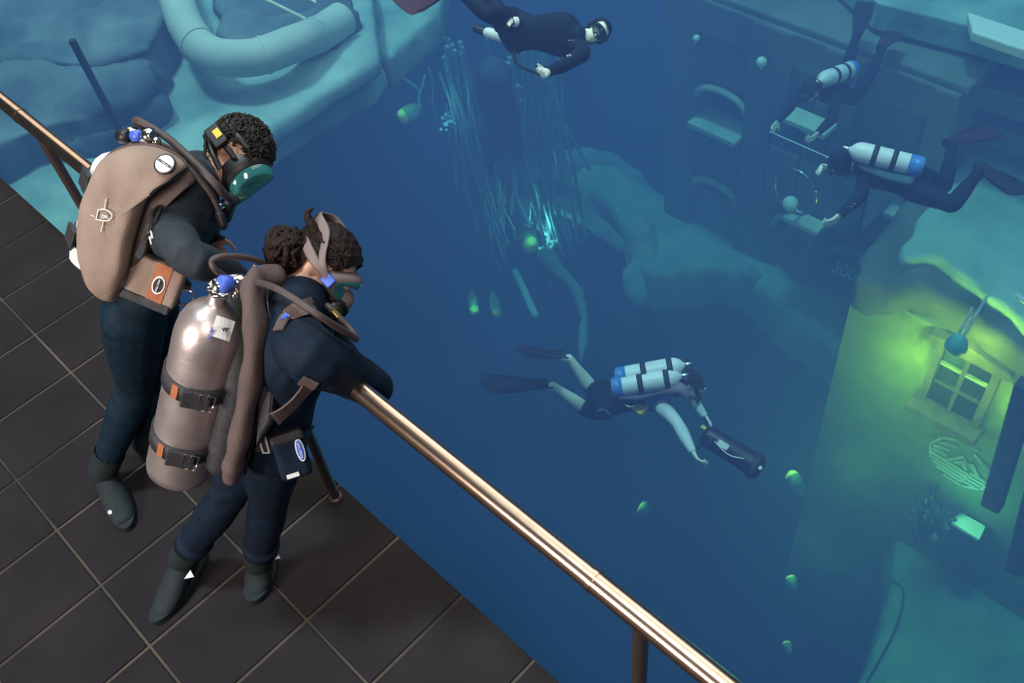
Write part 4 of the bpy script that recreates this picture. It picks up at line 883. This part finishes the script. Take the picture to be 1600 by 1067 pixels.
# ---- divers in the water
UW = .009
def fin(parent, an, toe, blade_dir, m, L=.58, w=.105, up=None):
    d = blade_dir.normalized(); up = up or CN; sv = d.cross(up).normalized(); up = sv.cross(d)
    rings = []
    for t, ww, h in ((0, .050, .045), (.12, .055, .040), (.25, .070, .018), (.5, w * .92, .010), (.8, w, .007), (.97, w * .85, .005), (1.0, w * .6, .004)):
        c = toe - d * .10 + d * (t * L) + up * (-.04 * t * t); rings.append([c + sv * (ww * math.cos(a)) + up * (h * math.sin(a)) for a in [2 * math.pi * k / 20 for k in range(20)]])
    o = MB().loft(rings).build('fin', m, parent)
    for g in (-1, 1): MB().tube([toe - d * .05 + sv * .05 * g, toe + d * (.5 * L) + sv * (w * .88 * g), toe + d * (.8 * L) + sv * (w * .9 * g)], [.010, .008, .005], 6).build('fin_rib', m, o)
    MB().tube([toe - d * .08 + sv * .05, an - d * .05 + sv * .02, an - d * .065, an - d * .05 - sv * .02, toe - d * .08 - sv * .05], .009, 6).build('fin_strap', M['black'], o)
    return o
def goggles(info, parent, mm='black'):
    q = info['q']
    ringm = lambda R_, F_: [q(F_ - .035 * abs(math.cos(a)) ** 2, .018 + R_ * .62 * math.sin(a), R_ * math.cos(a)) for a in [2 * math.pi * k / 24 for k in range(24)]]
    o = MB().loft([ringm(.078, .070), ringm(.080, .10), ringm(.070, .12)], 0, False).build('mask_skirt', M[mm], parent); MB().loft([ringm(.072, .115), ringm(.03, .124)], 0, True).build('mask_lens', M['lensd'], o)
    st = MB(); P = [q(.06, .02, .085), q(0, .03, .098), q(-.08, .04, .075), q(-.118, .045, 0), q(-.08, .04, -.075), q(0, .03, -.098), q(.06, .02, -.085)]
    st.tube(smooth(P, 4), [(.012, .004)] * 25, 8, info['crown']); st.build('mask_strap', M[mm], o); return o
def second_stage(info, name_label, parent_loc, hose_from=None, set_=None):
    q = info['q']; MB().lathe([(.02, 0), (.034, .01), (.036, .028), (.024, .036)], q(.100, -.055, 0), info['face'], 16).build('regulator', M['black'], set_)
    if hose_from: twohose(set_, [hose_from, (hose_from + q(0, -.05, .13)) / 2 + info['ear'] * .05, q(.03, -.06, .15), q(.11, -.06, .05)], .010, M['black'])
def diver(nm, J, s, front, label, face, crown, suit='neo', **kw):
    fill(J, s, front)
    for sd in 'RL':
        for k in ('el', 'wr', 'kne', 'ank'):
            spec = J['_' + k + sd]; par = J[{'el': 'sh', 'wr': 'el', 'kne': 'hip', 'ank': 'kne'}[k] + sd]
            J[k + sd] = link(par, spec[0], spec[1], {'el': .28, 'wr': .25, 'kne': .42, 'ank': .42}[k] * s, spec[2])
        tx, ty, near = J['_toe' + sd]; J['toe' + sd] = link(J['ank' + sd], tx, ty, .19 * s, near)
        J['sole' + sd] = kw.get('sole', V((0, 0, -1)))
    t = thing('person', label, 'person', tuple(J['pel'])); info = human(J, front, s, UW, face=face, crown=crown, curl=kw.get('curl', .9), hs=1.18); body(info, t, M['pale'])
    return t, info
def settank(label, cat_loc, tanks, backdir, wing=None, wm='brown', rad=.086, blue=.2, bands=(.30, .62)):
    st = thing('scuba_set', label, 'diving gear', tuple(cat_loc))
    for (b_, t_) in tanks:
        ax_ = (t_ - b_).normalized(); L = (t_ - b_).length; mb = MB(); tankshape(mb, b_, ax_, L, rad); tk = mb.build('tank', M['wtank'], st)
        if blue: MB().lathe([(rad * .96, .010), (rad + .002, .035), (rad + .002, L * blue), (rad, L * blue)], b_, ax_, 32, 0, False).build('blue_band', M['btank'], tk)
        for t in bands: MB().lathe([(rad + .002, -.022), (rad + .006, -.022), (rad + .006, .022), (rad + .002, .022)], b_ + ax_ * (L * t), ax_, 32, 0, False).build('cam_band', M['web'], tk)
        v = MB().lathe([(.02, 0), (.024, .01), (.024, .06), (.015, .065)], t_, ax_, 14).build('tank_valve', M['chrome'], tk)
        sv = ax_.cross(backdir).normalized(); MB().tube([t_ + ax_ * .04 - sv * .05, t_ + ax_ * .04 + sv * .05], .018, 12, rnd=True).build('valve_knob', M['black'], v)
    if wing:
        P, r_, sd = wing; MB().tube(smooth(P, 5), [(a, b_) for a, b_ in [r_] * (5 * (len(P) - 1) + 1)], 18, sd, rnd=True).build('wing', M[wm], st)
    return st
M['greyw'] = mat('lilac_wing', (.20, .17, .22), .8); M['tealw'] = mat('teal_wing', (.05, .12, .13), .8)
# scooter diver
Z = V((0, 0, 1))
J = dict(pel=at(945, 624, -3.3), neck=at(1046, 606, -3.22)); s = .98
J['head'] = link(J['neck'], 1078, 602, .17, False)
J.update(_elR=(1060, 664, True), _wrR=(1082, 705, True), _elL=(1092, 622, False), _wrL=(1102, 652, False), _kneR=(917, 640, False), _ankR=(864, 603, True), _kneL=(929, 612, False), _ankL=(889, 560, True), _toeR=(838, 600, True), _toeL=(868, 553, True))
axd = (J['neck'] - J['pel']).normalized()
t, info = diver('scooter', J, s, (-Z + axd * .1).normalized(), 'swimming diver with pale sleeves and bare calves steering a black scooter', cv(.75, -.45, .1), cv(.50, .80, .2))
def G(info, t, regs, off, m, name): return garment(info, name, lambda n, v: n in regs or n[:-1] in regs, off, m, t)
G(info, t, ('torso',), .010, M['neo'], 'wetsuit_vest'); G(info, t, ('thigh',), .012, M['neo'], 'shorts'); G(info, t, ('uarm', 'farm'), .007, M['rash'], 'rash_guard_sleeves')
rb = garment(info, 'blue_side_panel', lambda n, v: n == 'torso' and (V(v) - J['shR']).length < .15, .0135, M['rashb'], t)
curls(info, hairline(info, .07, -.05), 0, .003, M['hair'], t, lift=.016); goggles(info, t)
for sd, tip in (('R', (752, 597)), ('L', (815, 545))):
    d_ = link(J['toe' + sd], tip[0], tip[1], .62, True) - J['toe' + sd]; fin(t, J['ank' + sd], J['toe' + sd], d_, M['fin'], .68, .11, Z)
bk = Z; c0 = J['pel'] * .35 + J['neck'] * .65; upz = J['pel'].z + .26
ta = [(at(962, 592, upz + .03), None), (at(966, 608, upz - .03), None)]
A0, A1 = at(962, 590, -3.02), at(1062, 572, -2.94); B0, B1 = at(956, 606, -3.04), at(1052, 590, -2.97)
st = settank('two white tanks with blue ends on the back of the scooter diver', A0, ((A0, A0 + (A1 - A0).normalized() * .55), (B0, B0 + (B1 - B0).normalized() * .55)), Z,
             ([at(968, 616, -3.08), at(1000, 616, -3.08), at(1030, 608, -3.05), at(1062, 606, -3.0), at(1072, 616, -3.05)], (.05, .035), axd.cross(Z)), 'greyw', .080, .16, (.42, .80))
second_stage(info, '', None, B1, st)
MB().box(at(1000, 640, -3.25), (.10, .10, .06)).build('hip_pouch', M['yellow'], st, .01); MB().tube([at(985, 628, -3.15) + V((.05 * math.cos(a), .05 * math.sin(a), 0)) for a in [k * .524 for k in range(13)]], .006, 6).build('webbing_ring', M['chrome'], st)
# scooter
sc = thing('underwater_scooter', 'black torpedo-shaped underwater scooter held by the diver with pale sleeves', 'scooter', tuple(at(1140, 700, -3.5)))
p0 = J['wrR'] * .5 + J['wrL'] * .5 + (at(1100, 685, J['wrR'].z) - J['wrR']) * .2; p0 = at(1098, 676, (J['wrR'].z + J['wrL'].z) / 2 - .03); p1 = at(1186, 731, p0.z - .12); a_ = (p1 - p0).normalized(); L = (p1 - p0).length
MB().lathe([(.03, 0), (.07, .01), (.088, .05), (.092, L * .55), (.095, L * .8), (.10, L * .86), (.10, L), (.085, L + .02), (.04, L + .03)], p0, a_, 28).build('scooter_body', M['black'], sc)
MB().lathe([(.105, L * .88), (.115, L * .9), (.115, L * .98), (.105, L * .98)], p0, a_, 28, 0, False).build('nose_ring', M['web'], sc)
for f1, J1 in ((.20, J['wrR']), (.16, J['wrL'])): MB().tube(smooth([p0 + a_ * L * f1, p0 + a_ * (L * f1 - .02) + CN * .10, J1 + (p0 - J1) * .15 + CN * .02], 4), .012, 8).build('handle', M['black'], sc)
MB().box(p0 + a_ * .16 + CN * .095, (.09, .05, .03), (a_, CN.cross(a_).normalized(), CN)).build('control_box', M['white'], sc, .006); MB().box(p0 + a_ * .01 + CU * .04, (.05, .03, .03)).build('yellow_marker', M['yellow'], sc, .004)
MB().tube(smooth([p0 + a_ * .05 + CN * .1, p0 + a_ * .2 + CN * .12 - CU * .05, p0 + a_ * .36 + CN * .09], 4), .006, 6).build('cable', M['white'], sc)
MB().ball(p1 - a_ * .02 + CN * .1, [V((.02, 0, 0)), V((0, .02, 0)), V((0, 0, .02))], 10, 6).build('nose_lamp', M['panel'], sc)
# right diver
zc = -2.7; s = 1.0
J = dict(pel=at(1428, 286, zc), neck=at(1347, 262, zc)); J['head'] = link(J['neck'], 1313, 256, .19, True)
J.update(_elL=(1346, 306, True), _wrL=(1312, 336, True), _elR=(1322, 262, False), _wrR=(1292, 262, True), _kneL=(1488, 320, True), _ankL=(1527, 272, False), _kneR=(1476, 290, False), _ankR=(1487, 233, False), _toeL=(1538, 264, False), _toeR=(1490, 220, False))
axd = (J['neck'] - J['pel']).normalized()
t, info = diver('right', J, s, (-Z + axd * .1).normalized(), 'black-suited diver with a single white tank gliding over the sandy roof', (axd * .7 - Z * .5).normalized(), (axd * .5 + Z * .7).normalized())
G(info, t, ('torso', 'thigh', 'calf', 'uarm', 'farm', 'foot'), .010, M['neo'], 'wetsuit')
garment(info, 'hood', lambda n, v: n in ('head', 'neck') and not (loc(info, V(v))[0] > .05 and -.09 < loc(info, V(v))[1] < .07), .012, M['neo'], t); goggles(info, t)
fin(t, J['ankL'], J['toeL'], link(J['toeL'], 1602, 300, .62, True) - J['toeL'], M['fin'], .66, .105, Z); fin(t, J['ankR'], J['toeR'], link(J['toeR'], 1562, 198, .62, False) - J['toeR'], M['finr'], .70, .12, Z)
A0, A1 = at(1443, 262, zc + .20), at(1346, 238, zc + .24)
st = settank('white tank with blue base on the back of the diver over the roof', A0, ((A0, A0 + (A1 - A0).normalized() * .62),), Z, ([at(1425, 276, zc + .12), at(1390, 268, zc + .12), at(1352, 252, zc + .14)], (.11, .04), axd.cross(Z)), 'tealw', .088, .20, (.40, .66))
second_stage(info, '', None, A1, st); strap(info['bvh'], [(1410, 285), (1380, 278), (1352, 268)], .02, .004, M['grey'], st, 'shoulder_strap', .014)
text('- -', .06, J['elL'] * .5 + J['wrL'] * .5 + CN * .055, (J['wrL'] - J['elL']), CU, M['white'], t, 'sleeve_mark')
# upper right diver
J = dict(pel=at(1322, 146, -3.5)); J['neck'] = link(J['pel'], 1281, 141, .50, True); s = .95; J['head'] = link(J['neck'], 1266, 141, .16, True)
J.update(_elL=(1300, 186, True), _wrL=(1278, 208, True), _elR=(1236, 166, False), _wrR=(1216, 190, True), _kneL=(1360, 118, False), _ankL=(1375, 82, False), _kneR=(1326, 98, False), _ankR=(1337, 60, False), _toeL=(1380, 70, False), _toeR=(1341, 48, False))
axd = (J['neck'] - J['pel']).normalized()
t, info = diver('upper', J, s, (-Z + axd * .1).normalized(), 'highest scuba diver in black suit reaching both arms down to the bright rail', (axd * .5 - Z * .6 + CN * .2).normalized(), (axd * .6 + Z * .6).normalized())
G(info, t, ('torso', 'thigh', 'calf', 'uarm', 'farm', 'foot'), .010, M['neo'], 'wetsuit'); curls(info, hairline(info, .07, -.05), 0, .003, M['hair'], t, lift=.016); goggles(info, t)
fin(t, J['ankL'], J['toeL'], link(J['toeL'], 1408, 40, .62, False) - J['toeL'], M['finr'], .62, .11, Z); fin(t, J['ankR'], J['toeR'], link(J['toeR'], 1356, -10, .62, False) - J['toeR'], M['fin'], .62, .11, Z)
A0 = at(1334, 106, -3.22); A1 = link(A0, 1281, 127, .60, True)
st = settank('short-looking white tank with blue base seen head-on on the highest scuba diver', A0, ((A0, A1),), Z, ([at(1330, 128, -3.38), at(1310, 134, -3.42), at(1292, 146, -3.5)], (.10, .05), axd.cross(Z)), 'greyw', .088, .16, (.32, .62))
second_stage(info, '', None, A1, st)
# free diver at the top
s = .98; J = dict(pel=at(806, 48, -1.25), neck=at(902, 56, -1.15)); J['head'] = link(J['neck'], 933, 50, .175, False)
fr_ = cv(.15, -.45, .85); J['shL'] = link(J['neck'], 912, 82, .18, True); J['shR'] = link(J['neck'], 888, 38, .18, False)
J.update(_elR=(842, 35, False), _wrR=(800, 34, True), _elL=(884, 101, True), _wrL=(856, 112, True), _kneR=(762, 22, True), _ankR=(715, -18, False), _kneL=(775, 8, False), _ankL=(722, -35, False), _toeR=(700, -30, False), _toeL=(705, -50, False), sole=CN * -1)
t, info = diver('free', J, s, fr_, 'diver in black suit turning a bare face upward at the top edge', cv(.10, -.35, .95), cv(.85, .45, .25), sole=CN)
G(info, t, ('torso', 'thigh', 'calf', 'uarm', 'farm'), .009, M['neo'], 'wetsuit'); garment(info, 'hood', lambda n, v: n in ('head', 'neck') and not (loc(info, V(v))[0] > .035 and -.12 < loc(info, V(v))[1] < .08), .012, M['neo'], t)
gg = goggles(info, t)
fin(t, J['ankR'], J['toeR'], link(J['toeR'], 628, 4, .70, True) - J['toeR'], M['finr'], .80, .13, CN); fin(t, J['ankL'], J['toeL'], CR * -1 + CU * .1, M['finr'], .8, .12, CN)
mark(info['bvh'], 893, 62, '- -', .05, M['white'], t, 'suit_logo'); mark(info['bvh'], 889, 89, 'H', .05, M['white'], t, 'suit_logo', .5)
MB().tube([J['wrR'] + (J['elR'] - J['wrR']) * .08, J['wrR'] + (J['elR'] - J['wrR']) * .2], .040, 14, rnd=True).build('wrist_watch', M['white'], t)
A0, A1 = at(799, 62, -1.35), at(756, 49, -1.35); st = thing('pony_tank', 'small slim white tank slung at the hip of the diver with bare face', 'diving gear', tuple(A0)); mb = MB(); a_ = (A1 - A0).normalized(); L = (A1 - A0).length; tankshape(mb, A0, a_, L, .045); mb.build('tank', M['wtank'], st)
MB().tube([A1 + a_ * .01, A1 + a_ * .08], .035, 12, rnd=True).build('regulator', M['black'], st); twohose(st, [at(808, 67, -1.3), at(803, 85, -1.25), at(810, 102, -1.2), J['wrL'] + (J['wrL'] - J['elL']).normalized() * .10], .012, M['black'])
